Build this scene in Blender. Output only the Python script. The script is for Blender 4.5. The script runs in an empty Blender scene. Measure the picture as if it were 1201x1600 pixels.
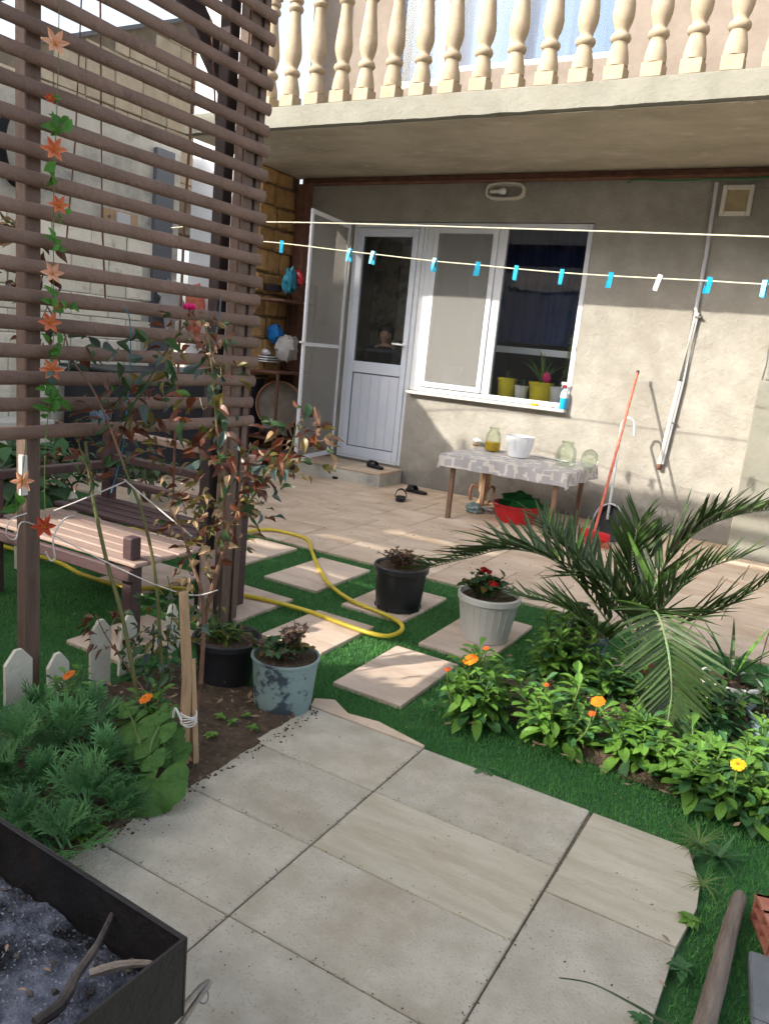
import bpy, math, random
import numpy as np
from mathutils import Vector, Matrix, noise as mnoise
random.seed(7); rnd = random.random
def uni(a, b): return a + (b - a) * rnd()

# ------------------------------------------------------------------ camera, sky, sun, exposure
scene = bpy.context.scene
COL = scene.collection
CAMP = Vector((1.8439, -6.9044, 1.3419))
CR = Vector((0.85973777, 0.50196824, 0.0942277))      # right
CD = Vector((0.18417059, -0.13261684, -0.97390655))   # down
CF = Vector((-0.47637397, 0.85465821, -0.20646349))   # forward
FPX = 1209.88
cam_data = bpy.data.cameras.new('camera'); cam = bpy.data.objects.new('camera', cam_data); COL.objects.link(cam)
cam_data.sensor_fit = 'VERTICAL'; cam_data.sensor_height = 36; cam_data.lens = FPX / 1600 * 36
cam_data.clip_start = 0.02; cam_data.clip_end = 400
cam.matrix_world = Matrix(((CR.x, -CD.x, -CF.x, CAMP.x), (CR.y, -CD.y, -CF.y, CAMP.y), (CR.z, -CD.z, -CF.z, CAMP.z), (0, 0, 0, 1)))
scene.camera = cam
def at(u, v, ax, val):
    """the world point on the plane axis=val that the photograph shows at pixel u,v (ax 0=x 1=y 2=z)"""
    d = CR * (u - 600.5) + CD * (v - 800) + CF * FPX
    return CAMP + d * ((val - CAMP[ax]) / d[ax])

SUN_TRAVEL = Vector((0.75, 1.0, -0.685)).normalized()
world = bpy.data.worlds.new('World'); scene.world = world; world.use_nodes = True
wn = world.node_tree; bg = wn.nodes['Background']; sky = wn.nodes.new('ShaderNodeTexSky')
sky.sky_type = 'NISHITA'; sky.sun_disc = False
sky.sun_elevation = math.asin(-SUN_TRAVEL.z); sky.sun_rotation = math.atan2(-SUN_TRAVEL.x, -SUN_TRAVEL.y)
sky.dust_density = 4.0; sky.air_density = 0.8; sky.ozone_density = 0.4
hs = wn.nodes.new('ShaderNodeHueSaturation'); hs.inputs['Saturation'].default_value = 0.5; wn.links.new(sky.outputs[0], hs.inputs['Color']); wn.links.new(hs.outputs[0], bg.inputs[0]); bg.inputs[1].default_value = 0.15
sl = bpy.data.lights.new('sun', 'SUN'); sl.energy = 2.3; sl.angle = math.radians(0.5); sl.color = (1, 0.93, 0.82)
so = bpy.data.objects.new('sun', sl); COL.objects.link(so)
so.rotation_euler = SUN_TRAVEL.to_track_quat('-Z', 'Y').to_euler()
scene.view_settings.view_transform = 'Standard'; scene.view_settings.look = 'None'
scene.view_settings.exposure = 1.7; scene.view_settings.gamma = 1.0; scene.view_settings.use_curve_mapping = False

# ------------------------------------------------------------------ materials
def mat(name, c1, c2=None, scale=8, rough=0.8, bump=0.0, bscale=None, detail=4, spec=0.3, metal=0.0, rndv=0.0,
        c3=None, s3=2.0, t3=(0.5, 0.7), stretch=None, back=0.0, alpha=None, speck=None, speck_s=120, gen=False):
    m = bpy.data.materials.new(name); m.use_nodes = True; nt = m.node_tree; N = nt.nodes; L = nt.links
    b = N['Principled BSDF']; b.inputs['Roughness'].default_value = rough; b.inputs['Metallic'].default_value = metal
    b.inputs['Specular IOR Level'].default_value = spec
    tc = N.new('ShaderNodeTexCoord'); mp = N.new('ShaderNodeMapping'); L.new(tc.outputs['Object'], mp.inputs[0])
    oi = N.new('ShaderNodeObjectInfo')
    va = N.new('ShaderNodeVectorMath'); va.operation = 'SCALE'; va.inputs[0].default_value = (13.1, 7.7, 5.3); L.new(oi.outputs['Random'], va.inputs['Scale'])
    L.new(va.outputs[0], mp.inputs['Location'])
    if stretch: mp.inputs['Scale'].default_value = stretch
    def noise(s, d=detail, r=0.6):
        n = N.new('ShaderNodeTexNoise'); n.inputs['Scale'].default_value = s; n.inputs['Detail'].default_value = d; n.inputs['Roughness'].default_value = r
        L.new(mp.outputs[0], n.inputs[0]); return n
    col = None
    if c2:
        n = noise(scale); rp = N.new('ShaderNodeValToRGB'); rp.color_ramp.elements[0].position = 0.33; rp.color_ramp.elements[1].position = 0.67
        rp.color_ramp.elements[0].color = (*c1, 1); rp.color_ramp.elements[1].color = (*c2, 1); L.new(n.outputs[0], rp.inputs[0]); col = rp.outputs[0]
    def mix(fac, a, bcol):
        x = N.new('ShaderNodeMix'); x.data_type = 'RGBA'; L.new(fac, x.inputs[0])
        if hasattr(a, 'links'): L.new(a, x.inputs[6])
        else: x.inputs[6].default_value = (*a, 1)
        x.inputs[7].default_value = (*bcol, 1); return x.outputs[2]
    if c3:
        n = noise(s3, 6, 0.7); rp = N.new('ShaderNodeValToRGB'); rp.color_ramp.elements[0].position = t3[0]; rp.color_ramp.elements[1].position = t3[1]
        L.new(n.outputs[0], rp.inputs[0]); col = mix(rp.outputs[0], col or c1, c3)
    if speck:
        n = noise(speck_s, 2, 0.5); rp = N.new('ShaderNodeValToRGB'); rp.color_ramp.elements[0].position = 0.6; rp.color_ramp.elements[1].position = 0.72
        L.new(n.outputs[0], rp.inputs[0]); col = mix(rp.outputs[0], col or c1, speck)
    if rndv:
        h = N.new('ShaderNodeHueSaturation'); mr = N.new('ShaderNodeMapRange'); mr.inputs[3].default_value = 1 - rndv; mr.inputs[4].default_value = 1 + rndv
        L.new(oi.outputs['Random'], mr.inputs[0]); L.new(mr.outputs[0], h.inputs['Value'])
        if col: L.new(col, h.inputs['Color'])
        else: h.inputs['Color'].default_value = (*c1, 1)
        col = h.outputs[0]
    if col: L.new(col, b.inputs['Base Color'])
    else: b.inputs['Base Color'].default_value = (*c1, 1)
    if bump:
        n = noise(bscale or scale * 3, 6, 0.65); bp = N.new('ShaderNodeBump'); bp.inputs['Strength'].default_value = bump; bp.inputs['Distance'].default_value = 0.02
        L.new(n.outputs[0], bp.inputs['Height']); L.new(bp.outputs[0], b.inputs['Normal'])
    out = N['Material Output']; sh = b.outputs[0]
    if back:
        t = N.new('ShaderNodeBsdfTranslucent')
        if col: L.new(col, t.inputs[0])
        else: t.inputs[0].default_value = (*c1, 1)
        x = N.new('ShaderNodeMixShader'); x.inputs[0].default_value = back; L.new(sh, x.inputs[1]); L.new(t.outputs[0], x.inputs[2]); sh = x.outputs[0]
    if alpha is not None:
        t = N.new('ShaderNodeBsdfTransparent'); x = N.new('ShaderNodeMixShader'); x.inputs[0].default_value = alpha
        L.new(t.outputs[0], x.inputs[1]); L.new(sh, x.inputs[2]); sh = x.outputs[0]
    L.new(sh, out.inputs[0]); return m
def glass(name, tint, refl=1.0, rough=0.0):
    m = bpy.data.materials.new(name); m.use_nodes = True; nt = m.node_tree; N = nt.nodes; L = nt.links; N.remove(N['Principled BSDF'])
    t = N.new('ShaderNodeBsdfTransparent'); t.inputs[0].default_value = (*tint, 1)
    g = N.new('ShaderNodeBsdfGlossy'); g.inputs['Roughness'].default_value = rough
    fr = N.new('ShaderNodeFresnel'); fr.inputs[0].default_value = 1.5; mu = N.new('ShaderNodeMath'); mu.operation = 'MULTIPLY'; mu.inputs[1].default_value = refl; mu.use_clamp = True
    L.new(fr.outputs[0], mu.inputs[0]); x = N.new('ShaderNodeMixShader'); L.new(mu.outputs[0], x.inputs[0]); L.new(t.outputs[0], x.inputs[1]); L.new(g.outputs[0], x.inputs[2])
    L.new(x.outputs[0], N['Material Output'].inputs[0]); return m

M = {}
M['render'] = mat('grey_cement_render', (0.275, 0.26, 0.225), (0.37, 0.352, 0.31), 4.5, 0.92, 0.6, 18, 8, c3=(0.26, 0.24, 0.205), s3=1.1, t3=(0.5, 0.75))
def damp(m):
    nt = m.node_tree; N = nt.nodes; L = nt.links; b = N['Principled BSDF']; src = b.inputs['Base Color'].links[0].from_socket
    tc = N.new('ShaderNodeTexCoord'); sp = N.new('ShaderNodeSeparateXYZ'); L.new(tc.outputs['Object'], sp.inputs[0]); n = N.new('ShaderNodeTexNoise'); n.inputs['Scale'].default_value = 2.6; n.inputs['Detail'].default_value = 7; L.new(tc.outputs['Object'], n.inputs[0])
    a = N.new('ShaderNodeMath'); a.operation = 'MULTIPLY_ADD'; a.inputs[1].default_value = 1.3; L.new(n.outputs[0], a.inputs[0]); a.inputs[2].default_value = -.35
    c = N.new('ShaderNodeMath'); c.operation = 'SUBTRACT'; L.new(a.outputs[0], c.inputs[0]); L.new(sp.outputs['Z'], c.inputs[1]); mr = N.new('ShaderNodeMapRange'); mr.inputs[1].default_value = -.10; mr.inputs[2].default_value = .22; L.new(c.outputs[0], mr.inputs[0])
    mu = N.new('ShaderNodeMath'); mu.operation = 'MULTIPLY'; mu.inputs[1].default_value = .65; L.new(mr.outputs[0], mu.inputs[0])
    x = N.new('ShaderNodeMix'); x.data_type = 'RGBA'; L.new(mu.outputs[0], x.inputs[0]); L.new(src, x.inputs[6]); x.inputs[7].default_value = (.13,.12,.11,1); L.new(x.outputs[2], b.inputs['Base Color'])
damp(M['render'])
M['slab'] = mat('weathered_cement', (0.19, 0.186, 0.152), (0.25, 0.246, 0.207), 5, 0.9, 0.35, 30, 8, c3=(0.19, 0.18, 0.145), s3=2.5, t3=(0.52, 0.7))
M['soffit'] = mat('brushed_cement_soffit', (0.36, 0.32, 0.24), (0.50, 0.45, 0.35), 2.4, 0.92, 0.5, 9, 8, stretch=(0.9, 1.4, 1), c3=(0.56, 0.51, 0.4), s3=3.5, t3=(0.56, 0.7))
M['upper'] = mat('pinkish_cement_render', (0.18, 0.148, 0.122), (0.225, 0.19, 0.16), 4, 0.9, 0.3, 20)
M['baluster'] = mat('cast_stone', (0.33, 0.265, 0.18), (0.385, 0.315, 0.225), 16, 0.75, 0.12, 60, rndv=0.06, speck=(0.32, 0.25, 0.17), speck_s=30)
M['pvc'] = mat('white_plastic_frame', (0.64, 0.67, 0.71), (0.70, 0.72, 0.75), 5, 0.35, spec=0.5)
M['doorleaf'] = mat('white_plastic_door', (0.62, 0.67, 0.76), (0.68, 0.72, 0.79), 3, 0.4, spec=0.5)
M['gasket'] = mat('rubber_gasket', (0.12, 0.13, 0.15), rough=0.6)
M['glass'] = glass('clear_window_glass', (0.955, 0.965, 0.965), 1.0)
M['glass_blue'] = glass('upper_window_glass', (0.9, 0.95, 1.0), 0.35)
M['jarglass'] = glass('pale_green_jar_glass', (0.90, 0.95, 0.88), 0.45, 0.12)
M['mesh'] = mat('grey_insect_mesh', (0.30, 0.295, 0.28), rough=0.9, alpha=0.5, spec=0.05)
M['stone'] = mat('yellow_limestone', (0.33, 0.19, 0.075), (0.47, 0.29, 0.12), 9, 0.95, 0.8, 25, rndv=0.2, c3=(0.20, 0.12, 0.06), s3=6, t3=(0.55, 0.75))
M['mortar'] = mat('dark_mortar', (0.12, 0.085, 0.055), (0.18, 0.13, 0.085), 20, 0.95, 0.5)
M['concrete'] = mat('old_grey_concrete', (0.42, 0.405, 0.35), (0.56, 0.54, 0.48), 2.2, 0.92, 0.5, 14, 8, c3=(0.26, 0.26, 0.245), s3=3, t3=(0.5, 0.7))
M['whitewash'] = mat('pale_whitewashed_block', (0.76, 0.72, 0.60), (0.84, 0.80, 0.69), 6, 0.9, 0.5, 18, rndv=0.05, c3=(0.48, 0.44, 0.36), s3=8, t3=(0.55, 0.72))
M['whitewall'] = mat('white_painted_wall', (0.66, 0.68, 0.71), (0.74, 0.75, 0.76), 3, 0.85, 0.2, 15)
M['brick'] = mat('buff_limestone_brick', (0.37, 0.315, 0.235), (0.46, 0.395, 0.30), 8, 0.92, 0.4, 30, rndv=0.14)
M['brickmortar'] = mat('brown_mortar', (0.15, 0.125, 0.095), (0.2, 0.17, 0.13), 10, 0.95)  # dark brown joint colour of the brick gable
M['brown'] = mat('brown_painted_slat', (0.15, 0.093, 0.07), (0.20, 0.128, 0.098), 6, 0.55, 0.5, 40, rndv=0.12, c3=(0.12, 0.075, 0.058), s3=10, t3=(0.55, 0.75), spec=0.4)
M['brownpost'] = mat('brown_painted_post', (0.125, 0.083, 0.066), (0.17, 0.115, 0.092), 7, 0.55, 0.3, 40, c3=(0.09, 0.058, 0.046), s3=6, t3=(0.5, 0.75), stretch=(4, 4, 0.6))
M['darkbeam'] = mat('dark_stain_and_post_shade', (0.035, 0.024, 0.024), (0.055, 0.038, 0.036), 8, 0.7, 0.2)
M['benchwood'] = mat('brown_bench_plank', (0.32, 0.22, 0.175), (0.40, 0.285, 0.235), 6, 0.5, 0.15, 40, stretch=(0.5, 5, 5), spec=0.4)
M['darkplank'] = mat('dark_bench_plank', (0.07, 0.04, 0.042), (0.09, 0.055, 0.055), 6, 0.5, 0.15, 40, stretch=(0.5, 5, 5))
M['bluebeam'] = mat('blue_beam', (0.02, 0.05, 0.16), (0.03, 0.075, 0.22), 8, 0.6)  # dark blue tone for two of the cross beams
M['pathtile'] = mat('worn_beige_path_tile', (0.42, 0.385, 0.305), (0.56, 0.52, 0.43), 9, 0.85, 0.6, 130, 9, rndv=0.07, c3=(0.35, 0.29, 0.205), s3=2.4, t3=(0.48, 0.74), speck=(0.38, 0.345, 0.27), speck_s=130, spec=0.3)
M['pathvein'] = mat('veined_path_tile', (0.41, 0.37, 0.275), (0.53, 0.49, 0.39), 4, 0.8, 0.45, 90, 9, rndv=0.05, c3=(0.34, 0.285, 0.19), s3=2.2, t3=(0.52, 0.75), stretch=(.9, 4.5, 1), speck=(0.38, 0.35, 0.27), speck_s=110)
M['patiotile'] = mat('pinkish_sandstone_tile', (0.50, 0.375, 0.27), (0.66, 0.54, 0.42), 3.0, 0.65, 0.2, 60, 8, rndv=0.08, c3=(0.36, 0.235, 0.14), s3=1.6, t3=(0.5, 0.78), stretch=(1, 1.7, 1), spec=0.35)
M['steptile'] = mat('pink_beige_stepping_tile', (0.54, 0.415, 0.32), (0.68, 0.55, 0.44), 4, 0.6, 0.12, 60, 8, rndv=0.08, c3=(0.40, 0.30, 0.22), s3=3, t3=(0.5, 0.75), stretch=(1, 2.5, 1), spec=0.35)
M['grout'] = mat('dirty_joint', (0.13, 0.105, 0.075), (0.20, 0.165, 0.12), 20, 0.95, 0.4)
M['earth'] = mat('dark_garden_soil', (0.065, 0.045, 0.028), (0.13, 0.09, 0.058), 25, 0.98, 1.0, 60, speck=(0.2, 0.15, 0.1), speck_s=60)
M['ground'] = mat('packed_pale_ground', (0.30, 0.265, 0.21), (0.40, 0.36, 0.30), 3, 0.95, 0.4)
M['turfbase'] = mat('artificial_turf_backing', (0.03, 0.10, 0.03), (0.045, 0.14, 0.042), 30, 0.9, 0.6, 200)
M['turf'] = mat('artificial_turf_pile', (0.07, 0.235, 0.055), (0.13, 0.34, 0.09), 5, 0.55, c3=(0.085, 0.26, 0.07), s3=40, back=0.25, spec=0.3)
def leafm(n, c, c2=None, r=0.5, back=0.3, v=0.25, s=20, spec=0.4): return mat(n, c, c2 or tuple(x * 1.4 for x in c), s, r, rndv=v, back=back, spec=spec)
M['palm'] = leafm('palm_leaflet_green', (0.034, 0.066, 0.02), (0.064, 0.105, 0.032), 0.33, 0.18, 0.3)
M['rachis'] = mat('palm_rib', (0.12, 0.19, 0.08), (0.19, 0.26, 0.12), 10, 0.5)
M['calen'] = leafm('marigold_leaf', (0.095, 0.22, 0.032), (0.17, 0.33, 0.06), 0.38, 0.35, 0.3)
M['calendark'] = leafm('bluish_leaf', (0.035, 0.115, 0.035), (0.065, 0.165, 0.055), 0.55, 0.3, 0.25)
M['feather2'] = leafm('feathery_leaf_pale', (0.10, 0.25, 0.08), (0.15, 0.33, 0.12), 0.7, 0.3, 0.15)
M['feather'] = leafm('feathery_leaf', (0.05, 0.15, 0.05), (0.09, 0.22, 0.08), 0.7, 0.25, 0.2)
M['hollyhock'] = leafm('broad_soft_leaf', (0.06, 0.155, 0.03), (0.095, 0.215, 0.045), 0.75, 0.35, 0.15, 12)
M['stem'] = mat('green_stem', (0.09, 0.15, 0.035), (0.14, 0.2, 0.06), 15, 0.6)
M['cane'] = mat('green_rose_cane', (0.10, 0.13, 0.04), (0.15, 0.14, 0.055), 12, 0.5, c3=(0.14, 0.075, 0.04), s3=8)
M['canebrown'] = mat('woody_rose_stem', (0.15, 0.08, 0.05), (0.22, 0.13, 0.085), 20, 0.8, 0.4)
M['roseleaf'] = leafm('rose_leaf_green', (0.035, 0.075, 0.03), (0.06, 0.12, 0.04), 0.35, 0.25, 0.35)
M['rosered'] = leafm('rose_leaf_bronze', (0.11, 0.03, 0.018), (0.18, 0.06, 0.025), 0.35, 0.25, 0.35)
M['roseolive'] = leafm('rose_leaf_olive', (0.13, 0.12, 0.03), (0.2, 0.15, 0.04), 0.4, 0.3, 0.3)
M['rosedry'] = leafm('rose_leaf_dry', (0.25, 0.16, 0.085), (0.38, 0.27, 0.15), 0.45, 0.2, 0.3)
M['roseblue'] = leafm('rose_leaf_bluish', (0.055, 0.09, 0.075), (0.085, 0.13, 0.11), 0.3, 0.15, 0.25)
M['orange'] = leafm('orange_petal', (0.80, 0.17, 0.008), (0.88, 0.26, 0.012), 0.5, 0.3, 0.08)
M['orangered'] = leafm('red_orange_petal', (0.72, 0.085, 0.01), (0.8, 0.12, 0.012), 0.5, 0.3, 0.08)
M['yellow'] = leafm('golden_petal', (0.85, 0.42, 0.01), (0.9, 0.5, 0.015), 0.5, 0.3, 0.05)
M['disc'] = mat('flower_disc', (0.45, 0.12, 0.01), (0.6, 0.25, 0.02), 80, 0.9, 0.6)
M['pink'] = leafm('magenta_petal', (0.75, 0.01, 0.16), (0.85, 0.03, 0.25), 0.5, 0.3, 0.05)
M['redpetal'] = leafm('red_petal', (0.7, 0.015, 0.012), None, 0.5, 0.3, 0.05)
M['lily'] = mat('orange_fabric_petal', (0.62, 0.13, 0.05), (0.75, 0.28, 0.14), 18, 0.7, back=0.3)
M['lilypeach'] = mat('peach_fabric_petal', (0.78, 0.38, 0.22), (0.82, 0.52, 0.36), 18, 0.7, back=0.3)
M['lilyred'] = mat('brick_red_fabric_petal', (0.42, 0.06, 0.03), (0.55, 0.11, 0.05), 18, 0.7, back=0.25)
M['fakeleaf'] = mat('plastic_garland_leaf', (0.04, 0.15, 0.02), (0.09, 0.25, 0.035), 20, 0.4, back=0.2, rndv=0.25)
M['stake'] = mat('raw_wood_stake', (0.36, 0.23, 0.125), (0.50, 0.35, 0.21), 10, 0.8, 0.4, 40, stretch=(5, 5, 0.5), c3=(0.22, 0.14, 0.08), s3=5)
M['log'] = mat('weathered_grey_wood', (0.13, 0.10, 0.08), (0.24, 0.195, 0.155), 9, 0.85, 0.6, 30, stretch=(5, 0.5, 5), c3=(0.08, 0.06, 0.05), s3=5)
M['picket'] = mat('off_white_picket_paint', (0.58, 0.55, 0.45), (0.68, 0.65, 0.54), 10, 0.7, 0.2, 30, c3=(0.35, 0.29, 0.22), s3=14, t3=(0.6, 0.75))
M['blackpot'] = mat('black_plastic_pot', (0.012, 0.013, 0.016), (0.028, 0.028, 0.033), 6, 0.38, spec=0.5, c3=(0.06, 0.055, 0.05), s3=5, t3=(0.55, 0.8))
M['whitepot'] = mat('white_plastic_pot', (0.60, 0.59, 0.54), (0.68, 0.67, 0.62), 6, 0.45, spec=0.4, c3=(0.38, 0.34, 0.27), s3=7, t3=(0.6, 0.8))
M['bluepot'] = mat('faded_blue_green_bucket', (0.19, 0.275, 0.27), (0.25, 0.34, 0.33), 4, 0.55, 0.15, 30, c3=(0.05, 0.07, 0.09), s3=9, t3=(0.54, 0.60))
M['blue'] = mat('steel_blue_plastic', (0.12, 0.17, 0.24), (0.16, 0.22, 0.30), 4, 0.5)
M['yellowpot'] = mat('yellow_plastic', (0.75, 0.62, 0.03), rough=0.45)
M['white'] = mat('glossy_white_plastic', (0.78, 0.79, 0.80), rough=0.3, spec=0.5)
M['hose'] = mat('yellow_hose_rubber', (0.58, 0.43, 0.03), (0.68, 0.53, 0.05), 10, 0.4, spec=0.5, c3=(0.42, 0.31, 0.04), s3=6, t3=(0.55, 0.8))
M['red'] = mat('red_plastic', (0.42, 0.008, 0.014), (0.52, 0.012, 0.018), 5, 0.35, spec=0.5)
M['redhandle'] = mat('faded_red_paint', (0.50, 0.10, 0.06), (0.60, 0.20, 0.13), 25, 0.6)
M['darkgrey'] = mat('dark_grey_plastic', (0.045, 0.045, 0.05), rough=0.5)
M['greypl'] = mat('pale_grey_plastic', (0.52, 0.53, 0.55), rough=0.45)
M['cyan'] = mat('turquoise_plastic', (0.008, 0.34, 0.56), (0.015, 0.42, 0.64), 30, 0.35, spec=0.5)
M['rope'] = mat('pale_cord', (0.55, 0.53, 0.40), rough=0.8)
M['cordwhite'] = mat('white_string', (0.62, 0.60, 0.56), rough=0.85)
M['rust'] = mat('rusty_brown_steel', (0.13, 0.06, 0.04), (0.20, 0.10, 0.065), 14, 0.7, 0.3)
M['tablewood'] = mat('brown_metal_leg', (0.17, 0.10, 0.065), (0.24, 0.15, 0.10), 12, 0.5)
M['ironpan'] = mat('sooty_steel', (0.010, 0.009, 0.009), (0.026, 0.022, 0.02), 7, 0.42, 0.35, 30, c3=(0.075, 0.035, 0.02), s3=4, t3=(0.56, 0.75), spec=0.5)
M['ash'] = mat('grey_blue_ash', (0.09, 0.10, 0.14), (0.28, 0.30, 0.36), 26, 0.98, 1.0, 60, 8, c3=(0.010, 0.010, 0.013), s3=4.6, t3=(0.40, 0.52), speck=(0.42, 0.45, 0.52), speck_s=220)
M['char'] = mat('charred_stick', (0.05, 0.042, 0.038), (0.16, 0.135, 0.115), 14, 0.9, 0.6)
M['bare'] = mat('pale_burnt_stick', (0.24, 0.19, 0.15), (0.36, 0.31, 0.26), 14, 0.8, 0.5)
M['steel'] = mat('dull_steel', (0.20, 0.19, 0.17), (0.30, 0.28, 0.25), 20, 0.4, metal=0.7)
M['hollowbrick'] = mat('red_clay_block', (0.30, 0.10, 0.065), (0.38, 0.16, 0.11), 12, 0.85, 0.3)
M['paver'] = mat('dark_grey_paver', (0.13, 0.14, 0.15), (0.19, 0.20, 0.21), 6, 0.85, 0.4, 50)
M['black'] = mat('matt_black', (0.012, 0.012, 0.013), rough=0.75)
M['tarp'] = mat('dark_sheet', (0.02, 0.022, 0.028), (0.035, 0.037, 0.045), 2, 0.7, 0.2, 8)
M['shelfwood'] = mat('reddish_shelf_board', (0.10, 0.045, 0.03), (0.15, 0.07, 0.045), 10, 0.7)
M['wallpaper'] = mat('patterned_wallpaper', (0.42, 0.34, 0.19), (0.55, 0.45, 0.28), 9, 0.8, c3=(0.20, 0.155, 0.10), s3=7, t3=(0.5, 0.6))
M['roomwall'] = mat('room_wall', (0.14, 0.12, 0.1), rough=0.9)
M['navy'] = mat('navy_reflection', (0.014, 0.024, 0.085), (0.03, 0.048, 0.14), 5, 0.85, stretch=(6, 6, 0.7))  # navy stands in for dark reflections in the window pane
M['curtain'] = mat('pale_blue_curtain', (0.13, 0.18, 0.27), (0.20, 0.25, 0.34), 5, 0.8, stretch=(5, 5, 0.3))
M['skin'] = mat('skin', (0.55, 0.32, 0.22), (0.60, 0.36, 0.25), 5, 0.5)
M['hair'] = mat('dark_hair', (0.012, 0.009, 0.007), (0.03, 0.02, 0.015), 60, 0.5, stretch=(6, 6, 1))
M['shirt'] = mat('black_cotton', (0.012, 0.012, 0.015), (0.02, 0.02, 0.024), 20, 0.9)
M['oil'] = mat('yellow_pickled_liquid', (0.72, 0.46, 0.02), (0.55, 0.32, 0.015), 12, 0.2, spec=0.6)
M['bag'] = mat('grey_carrier_bag', (0.42, 0.40, 0.39), (0.52, 0.5, 0.48), 9, 0.5, 0.4, 12, back=0.2)
M['bluebag'] = mat('blue_carrier_bag', (0.01, 0.13, 0.42), (0.015, 0.2, 0.55), 9, 0.4, 0.4, 12, back=0.2)
M['tealbag'] = mat('teal_carrier_bag', (0.02, 0.19, 0.30), (0.05, 0.3, 0.42), 9, 0.35, 0.4, 12, back=0.2)
M['sieve'] = mat('bent_wood_hoop', (0.30, 0.14, 0.075), (0.38, 0.2, 0.11), 9, 0.6)
M['sievenet'] = mat('dusty_sieve_net', (0.15, 0.125, 0.10), (0.24, 0.2, 0.165), 7, 0.8, 0.3)
M['greencloth'] = mat('dark_green_cloth', (0.006, 0.075, 0.016), (0.012, 0.11, 0.025), 9, 0.9, 0.5, 14)
M['cable'] = mat('green_cable', (0.01, 0.16, 0.05), rough=0.4)
M['plasterdark'] = mat('grimy_vent_filter', (0.20, 0.14, 0.07), (0.40, 0.33, 0.2), 3.5, 0.9)
M['cream'] = mat('cream_enamel', (0.66, 0.63, 0.55), rough=0.4)
M['blocker_face'] = mat('blocker_plaster', (0.50, 0.47, 0.42), (0.58, 0.55, 0.5), 2, 0.9, 0.2)  # plain surface of the added sun blocker
M['dryleaf'] = leafm('dry_fallen_leaf', (0.28, 0.18, 0.1), (0.38, 0.27, 0.17), 0.7, 0.2, 0.3)
M['dryplant'] = leafm('dry_purple_plant', (0.10, 0.055, 0.045), (0.19, 0.13, 0.10), 0.7, 0.2, 0.35)
M['bluespray'] = mat('blue_cleaning_liquid', (0.01, 0.38, 0.75), rough=0.2, spec=0.6)
M['rubber'] = mat('black_rubber_sandal', (0.015, 0.016, 0.018), rough=0.6)
# patterned cloth: pale ground with a woven band of grey motifs (a flat print)
def cloth_mat():
    m = mat('printed_table_cloth', (0.5, 0.47, 0.42), (0.6, 0.56, 0.5), 5, 0.75, 0.1, 60); nt = m.node_tree; N = nt.nodes; L = nt.links
    tc = N.new('ShaderNodeTexCoord'); ck = N.new('ShaderNodeTexVoronoi'); ck.inputs['Scale'].default_value = 15; ck.inputs['Randomness'].default_value = 0.8; ck.distance = 'MINKOWSKI'; ck.inputs['Exponent'].default_value = 6
    L.new(tc.outputs['Object'], ck.inputs[0]); rp = N.new('ShaderNodeValToRGB'); rp.color_ramp.interpolation = 'CONSTANT'
    rp.color_ramp.elements[0].position = 0; rp.color_ramp.elements[0].color = (0.27, 0.27, 0.34, 1)
    e = rp.color_ramp.elements[1]; e.position = 0.47; e.color = (0.66, 0.64, 0.60, 1)
    L.new(ck.outputs['Distance'], rp.inputs[0])
    x = N.new('ShaderNodeMix'); x.data_type = 'RGBA'; x.inputs[0].default_value = 0.5
    b = N['Principled BSDF']; src = b.inputs['Base Color'].links[0].from_socket; L.new(src, x.inputs[6]); L.new(rp.outputs[0], x.inputs[7]); L.new(x.outputs[2], b.inputs['Base Color']); return m
M['cloth'] = cloth_mat()

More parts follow.
